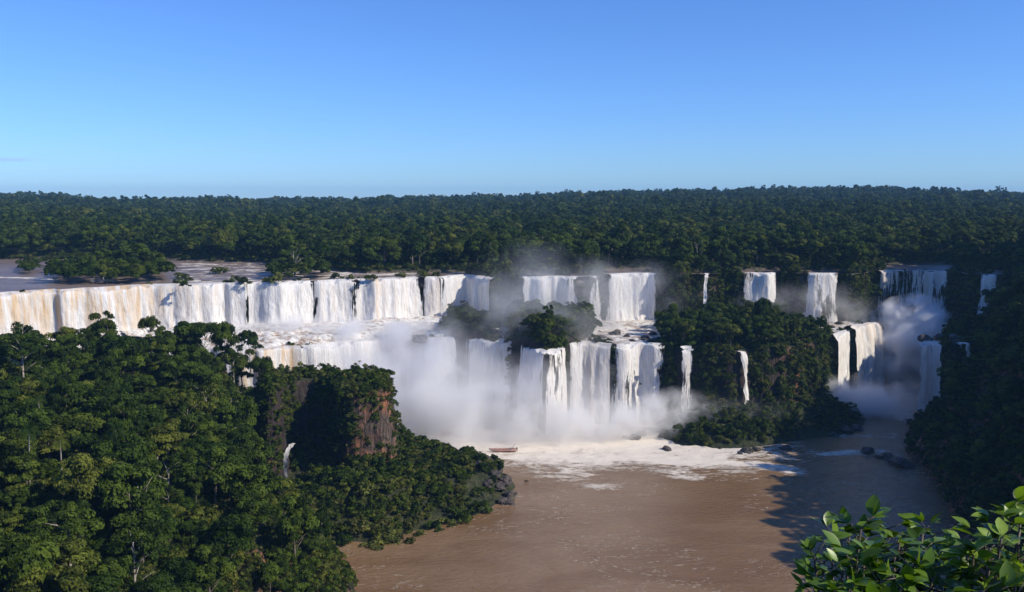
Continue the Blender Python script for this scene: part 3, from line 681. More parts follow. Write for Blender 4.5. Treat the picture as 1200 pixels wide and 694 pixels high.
# right hillside (also out of frame: it throws the shade on the river)
x, y, r = jitter(110, 430, 120, 600, 8, 2); z = hz(x, y); s = sdf(RIGHT, x, y)
m = (s > 3) & ~((y > 500) & (z < 64)) & (falldist(x, y) > 9) & (x < .95 * y + 120)
rs = (.6 + .6 * r) * np.where((x / y < .545) & (y > 370), .5, 1); cand.append(('right', x[m], y[m], z[m], rs[m]))
# islands on the middle shelf
I1 = [Pz(u, v, ZM)[:2] for u, v in ((520, 393), (580, 398), (584, 384), (560, 378), (522, 381))]
I2 = [Pz(u, v, ZM)[:2] for u, v in ((592, 399), (636, 409), (664, 404), (692, 394), (690, 385), (655, 380), (600, 381))]
I3 = [Pz(u, v, ZM)[:2] for u, v in ((778, 402), (797, 406), (860, 408), (950, 406), (976, 394), (968, 385), (935, 378), (870, 374), (800, 374), (774, 384))]
for nm, poly, sp, s0, s1 in (('isle_a', ISL_A, 4.5, .5, .3), ('isle_b', ISL_B, 5, .58, .42), ('isle_c', I3, 6, .62, .55)):
    x, y, r = jitter(-60, 200, 380, 520, sp, 3); z = hz(x, y); m = in_poly(poly, x, y) & (falldist(x, y) > 4.5)
    cand.append((nm, x[m], y[m], z[m], (s0 + s1 * r[m]) * (np.where(600 + F * x[m] / y[m] > 912, .66, 1) if nm == 'isle_c' else 1)))
# rubble foot of the island
x, y, r = jitter(60, 175, 370, 450, 5, 4); z = hz(x, y); m = (sdf(ISLE_FOOT, x, y) > 4) & (sdf(MID_POLY, x, y) < -1) & (falldist(x, y) > 7)
cand.append(('foot', x[m], y[m], z[m], .28 + .25 * r[m]))
# tongue
x, y, r = jitter(-110, 20, 260, 400, 4.6, 5); z = hz(x, y); st = sdf(TONGUE, x, y); m = (st > 3) & ~((y > 235) & (y < 319) & (np.abs(600 + F * x / y - 347) < 15)) & (sdf(HEAD_POLY, x, y) < -1) & (sdf(SLOPE, x, y) < 4) & (falldist(x, y) > 6) & (z < 20) & (r > .5) & (x < -6)
cand.append(('tongue', x[m], y[m], z[m], (.12 + .32 * r[m])))
# islets in the upper river
for nm, poly, s0 in (('islet_a', [(24, 322), (52, 321), (52, 314), (24, 314)], .5), ('islet_b', [(58, 334), (130, 334), (198, 331), (196, 318), (150, 311), (96, 314), (68, 319)], .72), ('islet_c', [(312, 330), (345, 329), (382, 327), (384, 319), (345, 315), (318, 319)], .66)):
    pp = [Pz(u, v, ZU)[:2] for u, v in poly]; x, y, r = jitter(-320, 0, 400, 640, 6.3, 6); m = in_poly(pp, x, y)
    cand.append((nm, x[m], y[m], np.full(m.sum(), ZU - .2), s0 * (.7 + .6 * r[m])))
# far bank and the plateau
x, y, r = jitter(-700, 700, 380, 1050, 7.6, 7); z = hz(x, y)
pl = (sdf(RIM_POLY, x, y) > 3)
riv = sdf(RIV_POLY, x, y)
for q in RIV_MORE: riv = np.maximum(riv, sdf(q, x, y))
m = pl & (riv < -2.5) & infr(x, y, z, 30) & (sdf(RIGHT, x, y) < 3)
cand.append(('plateau', x[m], y[m], z[m], (.72 + .95 * r[m] ** 1.8)))

X = np.concatenate([c[1] for c in cand]); Y = np.concatenate([c[2] for c in cand]); Z = np.concatenate([c[3] for c in cand]); S = np.concatenate([c[4] for c in cand])
ZN = np.concatenate([[c[0]] * len(c[1]) for c in cand])
# which of them can be seen: march from the eye to the crown over ground plus canopy
vis = np.ones(len(X), bool)
canopy = Hgrid + 0
ztop = Z + 11 * S
for t in np.linspace(.35, .985, 46):
    xx, yy = X * t, Y * t; zz = CH + (ztop - CH) * t
    vis &= hz(xx, yy) + np.where(t < .9, 4.0, .5) * (hz(xx, yy) > 3) < zz + 1.0
frame = (np.abs(X) < .575 * Y) & (CH - ztop < .455 * Y)
size = S / np.hypot(X, Y)
prio = np.where(vis & frame, size, 0) * np.where(ZN == 'right', .45, 1) * np.where(np.isin(ZN, ['isle_a', 'isle_b', 'isle_c', 'islet_a', 'islet_b', 'islet_c']), 1.25, 1)
order = np.argsort(-prio)
NIND = 285
ind = order[:NIND]; ind = ind[prio[ind] > 0]
rest = np.setdiff1d(np.arange(len(X)), ind)

ZT = {
 'slope': [('broadleaf tree in the dense forest covering the near slope at left', 'trees of the near slope'), ],
 'right': [('dark shaded tree on the black hillside at right', 'trees of the shaded hillside')],
 'isle_a': [('small misty tree on the rock in front of the last upper fall', 'trees of the small rock island')],
 'isle_b': [('hazy tree on the wooded island wrapped in spray', 'trees of the misty island')],
 'isle_c': [('tall tree on the big wooded island above the cliff', 'trees of the big island')],
 'foot': [('low tree on the rubble at the foot of the big island', 'trees at the big island foot')],
 'tongue': [('low tree on the point of land below the headland cliff', 'trees on the low point')],
 'islet_a': [('small tree on the lone islet in the upper river', 'trees of the lone islet')],
 'islet_b': [('tree of the long wooded islet on the rim of the tan brown fall', 'trees of the long islet')],
 'islet_c': [('tree of the islet above the white falls, by the pale trunk', 'trees of the islet above the falls')],
 'plateau': [('forest tree at the front of the far plateau forest behind the falls', 'front trees of the plateau forest')],
}
LAND_S = [(30, 505, 'beside the leaning palm near the photo edge'), (70, 520, 'beside the straight pale palm'), (139, 505, 'beside the hanging fronds palm'), (160, 565, 'beside the bare white tree'), (120, 385, 'by the first flat topped crest tree'), (178, 375, 'by the tallest crest tree'),
          (238, 385, 'by the wide umbrella tree'), (300, 430, 'by the sparse leaning crest tree'), (325, 480, 'next to the headland recess'), (338, 560, 'next to the small creek fall'), (10, 400, 'on the crest at the photo edge'), (60, 390, 'on the crest below the tan brown fall'), (385, 670, 'on the brown waterline'), (350, 620, 'above the scrubby low point'),
          (20, 680, 'in the bottom corner'), (100, 680, 'at the bottom edge under the bare white tree'), (200, 680, 'at the bottom edge midway to the river'), (300, 680, 'at the bottom edge near the river'), (230, 480, 'in the middle below the umbrella tree'), (250, 590, 'in the lower middle of the slope'), (20, 590, 'at the photo edge halfway down'), (100, 450, 'just under the crest')]
LAND_P = [(60, 300, 'at the open upper river by the long islet'), (170, 300, 'behind the long islet'), (260, 300, 'behind the rock strewn river'), (345, 305, 'behind the islet with the pale trunk'), (430, 310, 'behind the brown rock ledge'), (530, 315, 'over the outer end of the long fall row'), (645, 312, 'over the first misty fall'), (740, 310, 'over the second misty fall'),
          (820, 318, 'over the thread thin fall'), (890, 312, 'over the medium creamy fall'), (962, 312, 'over the faint shaded fall'), (1070, 305, 'over the wide shaded curtain fall'), (1160, 312, 'over the dim fall at the edge'), (590, 335, 'on the rim where the rising mist stands')]
LAND_I = [(785, 370, 'on its inner corner by the rapids'), (830, 375, 'under the thread thin fall'), (870, 400, 'above the very thin fall'), (895, 365, 'around the tallest island tree'), (930, 385, 'over the bare red brown cliff'), (965, 390, 'on its outer end')]
LAND_R = [(1160, 345, 'near its upper edge'), (1130, 420, 'around the barely lit fall'), (1100, 500, 'close to the shaded water'), (1180, 420, 'high at the photo edge'), (1180, 520, 'low at the photo edge')]
def near_land(L, x, y, z):
    a, b = 600 + F * x / y, 232 + (CH - z - 8) / y * F
    return min(L, key=lambda q: (q[0] - a) ** 2 + (q[1] - b) ** 2)[2]
SUB = {'slope': lambda x, y, z: near_land(LAND_S, x, y, z), 'plateau': lambda x, y, z: near_land(LAND_P, x, y, z), 'isle_c': lambda x, y, z: near_land(LAND_I, x, y, z), 'right': lambda x, y, z: near_land(LAND_R, x, y, z)}
protos = []; used = 0
first = {}
for n_, i in enumerate(ind):
    zone = str(ZN[i]); kk = int(rng.integers(0, len(TREES)))
    if zone in ('isle_c',): kk = [0, 2, 4, 5][kk % 4]
    loc = (float(X[i]), float(Y[i]), float(Z[i]) - .5); rz = float(rng.uniform(0, 6.28)); sc = float(S[i])
    if kk not in first:
        t = make_tree(*TREES[kk], loc, rz, sc); first[kk] = t
    else: t = copy_tree(first[kk], loc, rz, sc)
    t.scale = (sc, sc, sc * float(rng.uniform(.85, 1.2)))
    lab, grp = ZT[zone][0]
    if zone in SUB:
        sub = SUB[zone](float(X[i]), float(Y[i]), float(Z[i]))
        lab = {'slope': 'tree of the near left forest, ', 'right': 'tree of the black hillside, ', 'plateau': 'tree of the plateau forest front, ', 'isle_c': 'tree on the big island, '}[zone] + sub; grp = grp + ', ' + sub
    tag(t, lab, 'tree', grp)

# geometry-node scatter for what nobody could count
def scatter(name, pts, scl, sources, label, cat, seed=0, tilt=.08, zs=None):
    g = np.random.default_rng(seed); n = len(pts)
    me = bpy.data.meshes.new(name); me.vertices.add(n); me.vertices.foreach_set('co', np.asarray(pts, np.float32).ravel())
    a = me.attributes.new('scl', 'FLOAT_VECTOR', 'POINT'); z_ = scl * g.uniform(.85, 1.2, n) if zs is None else zs
    a.data.foreach_set('vector', np.stack([scl, scl, z_], 1).astype(np.float32).ravel())
    a = me.attributes.new('rot', 'FLOAT_VECTOR', 'POINT')
    a.data.foreach_set('vector', np.stack([g.normal(size=n) * tilt, g.normal(size=n) * tilt, g.uniform(0, 6.283, n)], 1).astype(np.float32).ravel())
    a = me.attributes.new('pick', 'INT', 'POINT'); a.data.foreach_set('value', g.integers(0, len(sources), n).astype(np.int32))
    o = link(name, me)
    ng = bpy.data.node_groups.new(name, 'GeometryNodeTree')
    ng.interface.new_socket('Geometry', in_out='INPUT', socket_type='NodeSocketGeometry'); ng.interface.new_socket('Geometry', in_out='OUTPUT', socket_type='NodeSocketGeometry')
    gi = ng.nodes.new('NodeGroupInput'); go = ng.nodes.new('NodeGroupOutput'); ip = ng.nodes.new('GeometryNodeInstanceOnPoints'); jn = ng.nodes.new('GeometryNodeJoinGeometry')
    for s_ in sources:
        oi = ng.nodes.new('GeometryNodeObjectInfo'); oi.inputs['Object'].default_value = s_; oi.inputs['As Instance'].default_value = True; oi.transform_space = 'ORIGINAL'
        ng.links.new(oi.outputs['Geometry'], jn.inputs[0])
    def na(nm, t):
        k = ng.nodes.new('GeometryNodeInputNamedAttribute'); k.data_type = t; k.inputs[0].default_value = nm; return k.outputs[0]
    ng.links.new(gi.outputs[0], ip.inputs['Points']); ng.links.new(jn.outputs[0], ip.inputs['Instance']); ip.inputs['Pick Instance'].default_value = True
    ng.links.new(na('pick', 'INT'), ip.inputs['Instance Index']); ng.links.new(na('scl', 'FLOAT_VECTOR'), ip.inputs['Scale']); ng.links.new(na('rot', 'FLOAT_VECTOR'), ip.inputs['Rotation'])
    ng.links.new(ip.outputs[0], go.inputs[0])
    md = o.modifiers.new('scatter', 'NODES'); md.node_group = ng
    return tag(o, label, cat, kind='stuff')
crown_objs = [c for k in sorted(first) for c in first[k].children if c.name.startswith('crown')]

# forest: the rest of the near candidates plus everything further away
near_rest = rest[(ZN[rest] != 'right')]
xs_, ys_, r_ = jitter(-1000, 1000, 1050, 1600, 8.6, 11); z_ = hz(xs_, ys_); m = np.abs(xs_) < .60 * ys_ + 20
xf, yf, rf = jitter(-1700, 1700, 1600, 2750, 10.3, 12); zf = hz(xf, yf); m2 = np.abs(xf) < .60 * yf + 20
PX = np.concatenate([X[near_rest], xs_[m], xf[m2]]); PY = np.concatenate([Y[near_rest], ys_[m], yf[m2]]); PZ_ = np.concatenate([Z[near_rest], z_[m], zf[m2]]) - .6
sf = np.concatenate([S[near_rest], (.75 + 1.0 * r_[m] ** 2.4) * (.7 + .65 * fbm(xs_[m] / 45, ys_[m] / 90, 301, 3)), (.92 + 1.3 * rf[m2] ** 4.0) * (.7 + .65 * fbm(xf[m2] / 60, yf[m2] / 140, 302, 3))])
scatter('forest', np.stack([PX, PY, PZ_], 1), sf, crown_objs, 'dense subtropical forest rolling back to a low blue ridge', 'forest', 21)
rr_ = rest[ZN[rest] == 'right']
scatter('hillside_forest', np.stack([X[rr_], Y[rr_], Z[rr_] - .6], 1), S[rr_], crown_objs, 'black shaded forest mass on the hillside at right', 'forest', 22)

# shrubs: individual ones where they stand out, then the undergrowth
shrub0 = None
def shrub(x, y, z, sc, label, group, small=False):
    me = SMALLT[int(rng.integers(0, 3))] if small else SHRUBS[int(rng.integers(0, 5))]
    o = link('shrub', me); o.location = (x, y, z); o.rotation_euler = (0, 0, float(rng.uniform(0, 6.28))); o.scale = (sc, sc, sc * float(rng.uniform(.75, 1.1)))
    return tag(o, label, 'shrub', group)
src = []
for k, (u, v, sc) in enumerate([(213, 327, 2.6), (222, 330, 1.5), (255, 321, 2.6), (263, 321, 2.0), (217, 336, 2.0), (275, 332, 2.2), (288, 333, 2.6), (325, 332, 3.0), (395, 327, 2.6), (410, 328, 1.8), (436, 329, 2.6), (470, 326, 2.0), (495, 325, 2.2)]):
    p = Pz(u, v, ZU); lab = ['round shrub on the flat rock above the tan to white change of the falls', 'small shrub beside the round one on the upper flat rock', 'broad shrub in the middle of the rock strewn upper river', 'smaller shrub touching the broad one in the upper river', 'low shrub hanging on the rim above the white sheet', 'shrub on the rim just left of the first dark slit', 'shrub topping the first dark slit of the falls',
        'wide shrub on the rim below the islet with the pale trunk', 'shrub on the brown rock ledge past the islet', 'small shrub on the brown ledge, second past the islet', 'dark shrub alone on the rim above the lumpy white fall', 'low shrub on the rim near the narrow cream fall', 'shrub topping the rock knob by the narrow cream fall'][k]
    src.append(shrub(p[0], p[1], p[2] - .3, sc, lab, 'shrubs on the upper rim'))
tongue_sh = [(440, 628, 2.6), (455, 622, 2.8), (470, 622, 2.6), (487, 616, 2.4), (505, 610, 2.0), (420, 620, 2.6), (405, 626, 1.8), (430, 605, 2.6), (450, 600, 2.6), (520, 604, 2.4), (540, 600, 2.2), (565, 592, 2.2)]
tl = ['waterline shrub reaching lowest beside the brown water', 'waterline shrub just right of the lowest one', 'waterline shrub in the middle of the scrubby bank', 'waterline shrub past the middle of the scrubby bank', 'waterline shrub where the bank bends outward', 'waterline shrub nearest the low point rocks', 'round shrub at the inner bend of the bank', 'small shrub at the innermost corner of the bank',
      'shrub set back behind the lowest waterline shrub', 'shrub set back behind the middle of the bank', 'shrub behind the bend of the bank', 'shrub on the outer bank of the low point', 'last shrub before the bare boulders of the tip']
for (u, v, sc), lab in zip(tongue_sh, tl):
    p = Pz(u, v, 3.0); src.append(shrub(p[0], p[1], float(hz(p[0], p[1])[0]) - .2, sc, lab, 'waterline shrubs of the low point', small=sc < 2.3))
for me_ in SHRUBS + SMALLT:
    if me_.name not in {o.data.name for o in src}:
        k = len(src); o = shrub(-57 + (k % 8) * 3.1, 287 + k % 3, float(hz(-57 + (k % 8) * 3.1, 287 + k % 3)[0]), 1.8, 'leafy shrub in the scrub behind the brown waterline', 'shrubs in the scrub of the low point'); o.data = me_; src.append(o)
seen = {}; 
for o in src: seen.setdefault(o.data.name, o)
shrub_src = list(seen.values())

# undergrowth: drawn over the steep and open ground by its true area
cx = (GX[:-1, :-1] + GX[1:, 1:]) / 2; cyy = (GY[:-1, :-1] + GY[1:, 1:]) / 2
zx = (Hgrid[:-1, 1:] - Hgrid[:-1, :-1]) / (GX[:-1, 1:] - GX[:-1, :-1]); zy = (Hgrid[1:, :-1] - Hgrid[:-1, :-1]) / (GY[1:, :-1] - GY[:-1, :-1])
cell = (GX[:-1, 1:] - GX[:-1, :-1]) * (GY[1:, :-1] - GY[:-1, :-1]) * np.sqrt(1 + zx ** 2 + zy ** 2)
fx_, fy_, fa = cx.ravel(), cyy.ravel(), cell.ravel(); fzv = ((Hgrid[:-1, :-1] + Hgrid[1:, 1:]) / 2).ravel(); steep = np.sqrt(zx ** 2 + zy ** 2).ravel()
ok = (fy_ > 120) & (fy_ < 640) & (np.abs(fx_) < .6 * fy_ + 10) & (fzv > 1.2) & (fzv + 4 > CH - .5 * fy_)
fx_, fy_, fa, fzv, steep = fx_[ok], fy_[ok], fa[ok], fzv[ok], steep[ok]
fd = falldist(fx_, fy_); rv = sdf(RIV_POLY, fx_, fy_)
for q in RIV_MORE: rv = np.maximum(rv, sdf(q, fx_, fy_))
dens = np.full(len(fx_), .20)
dens *= np.where((fd < 3.0), 0, 1) * np.where((sdf(SLOPE, fx_, fy_) > 0) & (fy_ < 300), 2.0, 1) * np.where((rv > -1) & (fzv > 60), 0, 1)
shelf = (fzv > 33) & (fzv < 41) & (sdf(MID_POLY, fx_, fy_) > 5) & ~(in_poly(ISL_A, fx_, fy_) | in_poly(ISL_B, fx_, fy_) | in_poly(I3, fx_, fy_))
dens *= np.where(shelf, 0, 1)
bare = fbm(fx_ / 10 + fzv / 30, fy_ / 10 + fzv / 9, 44, 3)
dens *= np.where((steep > 1.6) & (bare > np.where(fy_ < 285, .8, np.where(fzv < 40, .60, .72))), .03, 1) * np.where((steep > 1.6) & (fy_ > 370), 1.7, 1) * np.where(steep > 1.6, 1.35, 1)
dens *= np.where((steep > 1.6) & (sdf(HEAD_POLY, fx_, fy_) > -6) & (fx_ > -56) & (fzv > 12) & (fzv < 33), .25, 1)
dens *= np.where(in_poly(HEAD_POLY, fx_, fy_) | (sdf(TONGUE, fx_, fy_) > 0), 1.6, 1)
tip = (sdf(TONGUE, fx_, fy_) > -2) & (fx_ > -14); dens *= np.where(tip, .25, 1)
g = np.random.default_rng(5); cnt = g.poisson(dens * fa * .55)
ii = np.repeat(np.arange(len(fx_)), cnt)
ux = fx_[ii] + g.uniform(-.8, .8, len(ii)); uy = fy_[ii] + g.uniform(-.8, .8, len(ii)); uz = hz(ux, uy)
us = np.where(steep[ii] > 1.6, g.uniform(.5, 1.35, len(ii)) * np.where(uy > 370, 1.35, 1.0), g.uniform(.6, 1.6, len(ii)))
print('undergrowth', len(ii), 'forest', len(PX), 'trees', len(ind))
scatter('undergrowth', np.stack([ux, uy, uz - .2], 1), us, shrub_src, 'low green scrub covering cliffs, ledges and banks', 'undergrowth', 23, tilt=.25)

# ------------------------------------------------------------------ trees that stand out
def special(kind, u, v_top, y, label, sc=1.0, rz=0.0, name='broadleaf_tree', group=None, base=None):
    """a tree whose top is seen at (u, v_top) and which stands at distance y"""
    cr, tr = kind
    zs_ = np.empty(len(cr.vertices) * 3, np.float32); cr.vertices.foreach_get('co', zs_); top = zs_.reshape(-1, 3)[:, 2].max()
    if y < 340 and base is None and 'palm' not in name and kind not in (None,):
        best = None
        for yy in np.arange(225, 345, 3.0):
            q = Pd(u, v_top, yy); zq = (q[2] - float(hz(q[0], q[1])[0])) / top
            if best is None or abs(zq - 1.15) < best[0]: best = (abs(zq - 1.15), yy)
        y = float(best[1])
    p = Pd(u, v_top, y); gz = float(hz(p[0], p[1])[0]) if base is None else base
    zsc = max(.5, (p[2] - gz) / top); zsc = min(zsc, 2.0)
    t = make_tree(cr, tr, (p[0], p[1], gz), rz, sc, name); t.scale = (sc, sc, zsc)
    return tag(t, label, 'palm' if 'palm' in name else 'tree', group)
special(FLATS[0], 120, 372, 300, 'flat topped tree on the slope crest, in front of the tan brown fall', .9, .3, 'umbrella_tree')
special(FLATS[1], 175, 361, 305, 'tallest flat topped tree on the slope crest, pale trunk below it', .8, 1.3, 'umbrella_tree')
special(FLATS[2], 238, 374, 315, 'wide umbrella tree with falls showing through its bare limbs', 1.05, 2.2, 'umbrella_tree')
special(TREES[4], 262, 370, 322, 'dome shaped dark tree standing up beside the wide umbrella tree', 1.05, 1.0)
special(FLATS[1], 303, 407, 330, 'sparse flat tree leaning out at the end of the slope crest', .9, 4.0, 'umbrella_tree')
special(TREES[5], 292, 386, 372, 'grey misted tree swallowed by spray behind the slope crest', .8, 2.0, base=36)
special(FLATS[0], 345, 290, Pz(345, 322, ZU)[1], 'flat crowned tree over the islet above the white falls', 1.6, 2.0, 'umbrella_tree')
special(TREES[3], 158, 284, Pz(158, 320, ZU)[1], 'biggest tree of the long islet, its crown highest over the rim', 1.9, 2.0)
special(TREES[1], 118, 289, Pz(118, 320, ZU)[1], 'broad tree behind the viewing platform on the long islet', 1.35, 1.0)
special(FLATS[2], 480, 512, 345, 'tiny umbrella tree on the low point under the headland cliff', .35, 0, 'umbrella_tree')
special(TREES[4], 895, 343, 435, 'tallest tree of the big island, rising in front of the creamy fall', 1.0, .6)
special(TREES[2], 933, 370, 428, 'ivy clad narrow tree at the outer side of the big island', .75, .6)
special(TREES[6], 790, 355, 445, 'rounded tree at the inner side of the big island, next to the rapids', .9, .6)
for (u, v, y, k, lab) in ((30, 500, 205, 0, 'palm with a pale leaning trunk on the near slope, by the photo edge'), (70, 515, 205, 1, 'palm with a straight pale trunk on the near slope'), (139, 500, 215, 2, 'palm with hanging fronds over two pale stems, middle of the slope'),
                          (45, 470, 240, 1, 'palm rising above the canopy, upper part of the near slope'), (265, 305, 640, 2, 'palm on the far bank of the upper river')):
    cr, tr = PALMS[k]
    special((cr, tr), u, v - 8, y, lab, 1.0, k * 2.0, 'palm_tree')

def bare_tree(loc, hgt, seed, label, tufts=0, mat=M_PALE, name='bare_tree', rad=.16):
    g = random.Random(seed); m = MB(); r = empty(name, loc)
    m.tube([(0, 0, -1), (g.uniform(-.3, .3), 0, hgt * .5), (g.uniform(-.4, .4), 0, hgt)], [rad, rad * .7, rad * .3], 6)
    for k in range(5):
        t = .4 + .12 * k; a = g.uniform(0, 6.28); q = hgt * .22
        m.tube([(0, 0, hgt * t), (math.cos(a) * q * .6, math.sin(a) * q * .6, hgt * t + q * .5), (math.cos(a) * q, math.sin(a) * q, hgt * t + q * 1.2)], [rad * .5, rad * .3, rad * .1], 5)
    m.build('trunk', mat, r)
    if tufts:
        me = crown_mesh('crown', seed, .55, .9, 3, 160, .3, M_LEAF, base=hgt - .5, clump=.6); link('crown', me, r)
    return tag(r, label, 'tree')
p = Pz(421, 438, ZM); bare_tree((p[0], p[1], ZM), 5.0, 3, 'lone sapling with a small tuft on the flat top of the headland', 1, M_BARK, 'sapling', .07)
p = Pd(345, 322, Pz(345, 324, ZU)[1]); bare_tree((p[0], p[1], ZU), 14, 4, 'pale bare trunk standing on the islet above the white falls', 0, M_PALE, rad=.3)
p = Pd(160, 560, 195); bare_tree((p[0], p[1], float(hz(p[0], p[1])[0])), 16, 5, 'bare branching white tree in the middle of the near slope', 0, M_PALE, rad=.26)

# ------------------------------------------------------------------ rocks
def rock_mesh(seed, sub=3):
    import bmesh
    bm = bmesh.new(); bmesh.ops.create_icosphere(bm, subdivisions=sub, radius=1.0)
    o = Vector((seed * 7.3, seed * 3.1, seed))
    for v in bm.verts:
        n = v.co.normalized(); d = mn.noise(n * 1.1 + o) * .5 + mn.noise(n * 2.6 + o) * .25 + abs(mn.noise(n * 5.5 + o)) * .16
        v.co = n * (.85 + d); v.co.z *= .62
        v.co = Vector([round(c * 3.5) / 3.5 * .35 + c * .65 for c in v.co])
    me = bpy.data.meshes.new('rock'); bm.to_mesh(me); bm.free(); me.materials.append(M_ROCK)
    return me
ROCKS = [rock_mesh(k) for k in range(6)]
def rock(x, y, z, s, label, group=None, sq=1.0):
    o = link('rock', ROCKS[int(rng.integers(0, 6))]); o.location = (x, y, z); o.rotation_euler = (float(rng.uniform(-.2, .2)), float(rng.uniform(-.2, .2)), float(rng.uniform(0, 6.28)))
    o.scale = (s, s * float(rng.uniform(.75, 1.2)), s * sq * float(rng.uniform(.8, 1.1)))
    return tag(o, label, 'rock', group)
def rocks(lst, z, group):
    for u, v, s, lab in lst:
        p = Pz(u, v, z); rock(p[0], p[1], z + s * .1, s, lab, group)
rocks([(742, 514, 3.4, 'dark rock in the foam at the foot of the threaded falls'), (733, 513, 1.8, 'smaller dark rock touching the first foam rock'), (752, 509, 2.6, 'misted rock behind the first foam rock'), (781, 527, 2.4, 'pointed dark rock in foam just before the island bank'),
       (875, 530, 2.8, 'rock under the thin island waterfall, at the water edge'), (886, 528, 2.2, 'second rock at the water edge under the thin island waterfall'), (867, 532, 1.4, 'low rock in front of the pair under the thin island fall'),
       (920, 526, 2.9, 'flat dark rock standing alone in brown water off the island'), (902, 532, 1.2, 'small rock alone between foam and island'),
       (990, 506, 4.2, 'large boulder at the outer end of the island rubble'), (1004, 504, 3.4, 'boulder beside the largest one at the rubble end'), (977, 511, 2.6, 'boulder on the inner side of the largest one at the rubble end'),
       (1016, 530, 3.4, 'dark rock in the shaded water'), (1042, 538, 3.0, 'black rock in the shaded water nearest the hillside'), (1058, 545, 5, 'black boulder at the foot of the hillside'), (1030, 536, 2.0, 'small black rock between two larger ones in shaded water'),
       (617, 564, .9, 'tiny rock alone in brown water off the low point'),
       ], 0, 'rocks in the lower river')
rocks([(521 + 200, 392, 3.2, 'largest round rock in the rapids of the middle shelf'), (707, 396, 2.2, 'dark rock split by white water in the rapids'), (735, 395, 2.6, 'wide rock beside the largest in the rapids'), (742, 400, 1.8, 'flat rock at the brink of the threaded falls'),
       (757, 398, 3.0, 'rock by the island side of the rapids'), (765, 392, 2.2, 'upper rock by the island side of the rapids'), (702, 389, 1.3, 'small rock high in the rapids'), (716, 399, 1.4, 'small rock low in the rapids'), (770, 400, 2.4, 'rock against the island at the rapids brink'),
       (676, 398, 3.0, 'rock on the brink beside the misty island'), (664, 402, 2.6, 'rock below the misty island, above the thin split fall'), (655, 407, 2.4, 'rock parting the thin split fall'), (686, 391, 2.2, 'rock under the misty island trees'),
       (378, 394, 4.4, 'grey rock lump in the white water under the lumpy fall'), (360, 400, 3.2, 'rock mound with water running round it below the dark slit'), (492, 398, 4.0, 'misted rock hump on the brink of the lower falls'), (405, 392, 2.6, 'small rock in spray under the lumpy fall'),
       (966, 381, 2.4, 'rock on the shallow shelf at the island end'), (975, 384, 2.0, 'second rock on the shallow shelf at the island end'), (984, 380, 2.4, 'rock between the pair of bright island end falls'), (1030, 377, 2.2, 'rock at the back of the arching yellow fall'), (958, 378, 1.6, 'small pale rimmed rock on the island shelf')], ZM, 'rocks on the middle shelf')
rocks([(1084, 398, 3.6, 'black rock above the slanting blue fall'), (1113, 399, 4.2, 'black rock between the two hillside falls'), (1100, 396, 3.0, 'black rock behind the slanting blue fall')], 40, 'rocks above the hillside falls')
rocks([(489, 325, 2.4, 'rock knob parting the upper falls, left of the narrow cream one'), (496, 326, 2.2, 'rock knob against the narrow cream fall'), (516.5, 325, 2.2, 'dark rock knob right of the narrow cream fall'), (367, 330, 3.0, 'dark rock in the second slit of the upper falls'), (287, 333, 2.0, 'dark rock in the first slit of the upper falls'),
       (359, 331, 1.4, 'small rock on the rim beside the second slit'), (572, 327, 2.2, 'pale rock at the outer corner of the upper falls row')], ZU - 1, 'rocks on the upper rim')
# boulders of the low point: bare grey knobs at its tip
for (u, v, s) in [(545, 556, 2.6), (556, 553, 2.8), (568, 553, 3.0), (580, 556, 3.2), (590, 562, 3.4), (597, 571, 3.0), (589, 577, 2.6), (572, 571, 3.0), (583, 569, 3.0), (562, 562, 2.8), (577, 563, 3.2), (598, 578, 1.8), (552, 564, 2.2)]:
    p = Pz(u, v, 4); zz = float(hz(p[0], p[1])[0]); rock(p[0], p[1], max(zz, 0) + s * .25, s, 'grey knobbly boulder heaped on the tip of the low point', 'boulders on the tip of the low point')
for (u, v, z, s, lab) in [(310, 437, 39, 1.8, 'dark boulder on the headland rim where the slope ends'), (322, 436, 39, 1.3, 'small boulder on the headland rim, second from the slope'), (364, 436, 39, 1.7, 'upright boulder on the headland rim under the orange brown fall')]:
    p = Pz(u, v, z); rock(p[0], p[1], z, s, lab, 'boulders on the headland rim')

# ------------------------------------------------------------------ viewing platform with visitors, on the long islet
M_WOODP = plain('weathered_rail', (.42, .38, .34), .8, .2); M_WHITE = plain('white_paint', (.78, .78, .76), .5)
pp = Pz(122, 329, ZU + 1.5)
plat = empty('viewing_platform', (pp[0], pp[1], ZU), .15)
m = MB(); m.box(0, 0, 1.4, 12, 3.2, .18); m.build('deck', M_WOODP, plat, False)
m = MB()
for k in range(13): m.box(-5.9 + k * .983, -1.5, 2.0, .09, .09, 1.1)
for z in (1.85, 2.2, 2.55): m.box(0, -1.5, z, 12, .06, .07)
m.build('railing', M_WOODP, plat, False)
for k in range(4): m = MB(); m.box(-5 + 3.3 * k, -1.1, .5, .22, .22, 1.9); m.build('post', M_WOODP, plat, False)
tag(plat, 'grey wooden viewing platform with a railing on the rim islet', 'platform')
q = Pd(120.5, 313, pp[1] + 2); pole = empty('white_pole', (q[0], pp[1] + 2.0, ZU)); m = MB(); m.tube([(0, 0, -.5), (0, 0, 7.4)], [.13, .10], 8); m.build('shaft', M_WHITE, pole); m = MB(); m.tube([(0, 0, 7.4), (0, 0, 7.65)], [.16, .05], 8); m.build('cap', M_WHITE, pole)
tag(pole, 'slim white pole standing behind the viewing platform', 'pole')

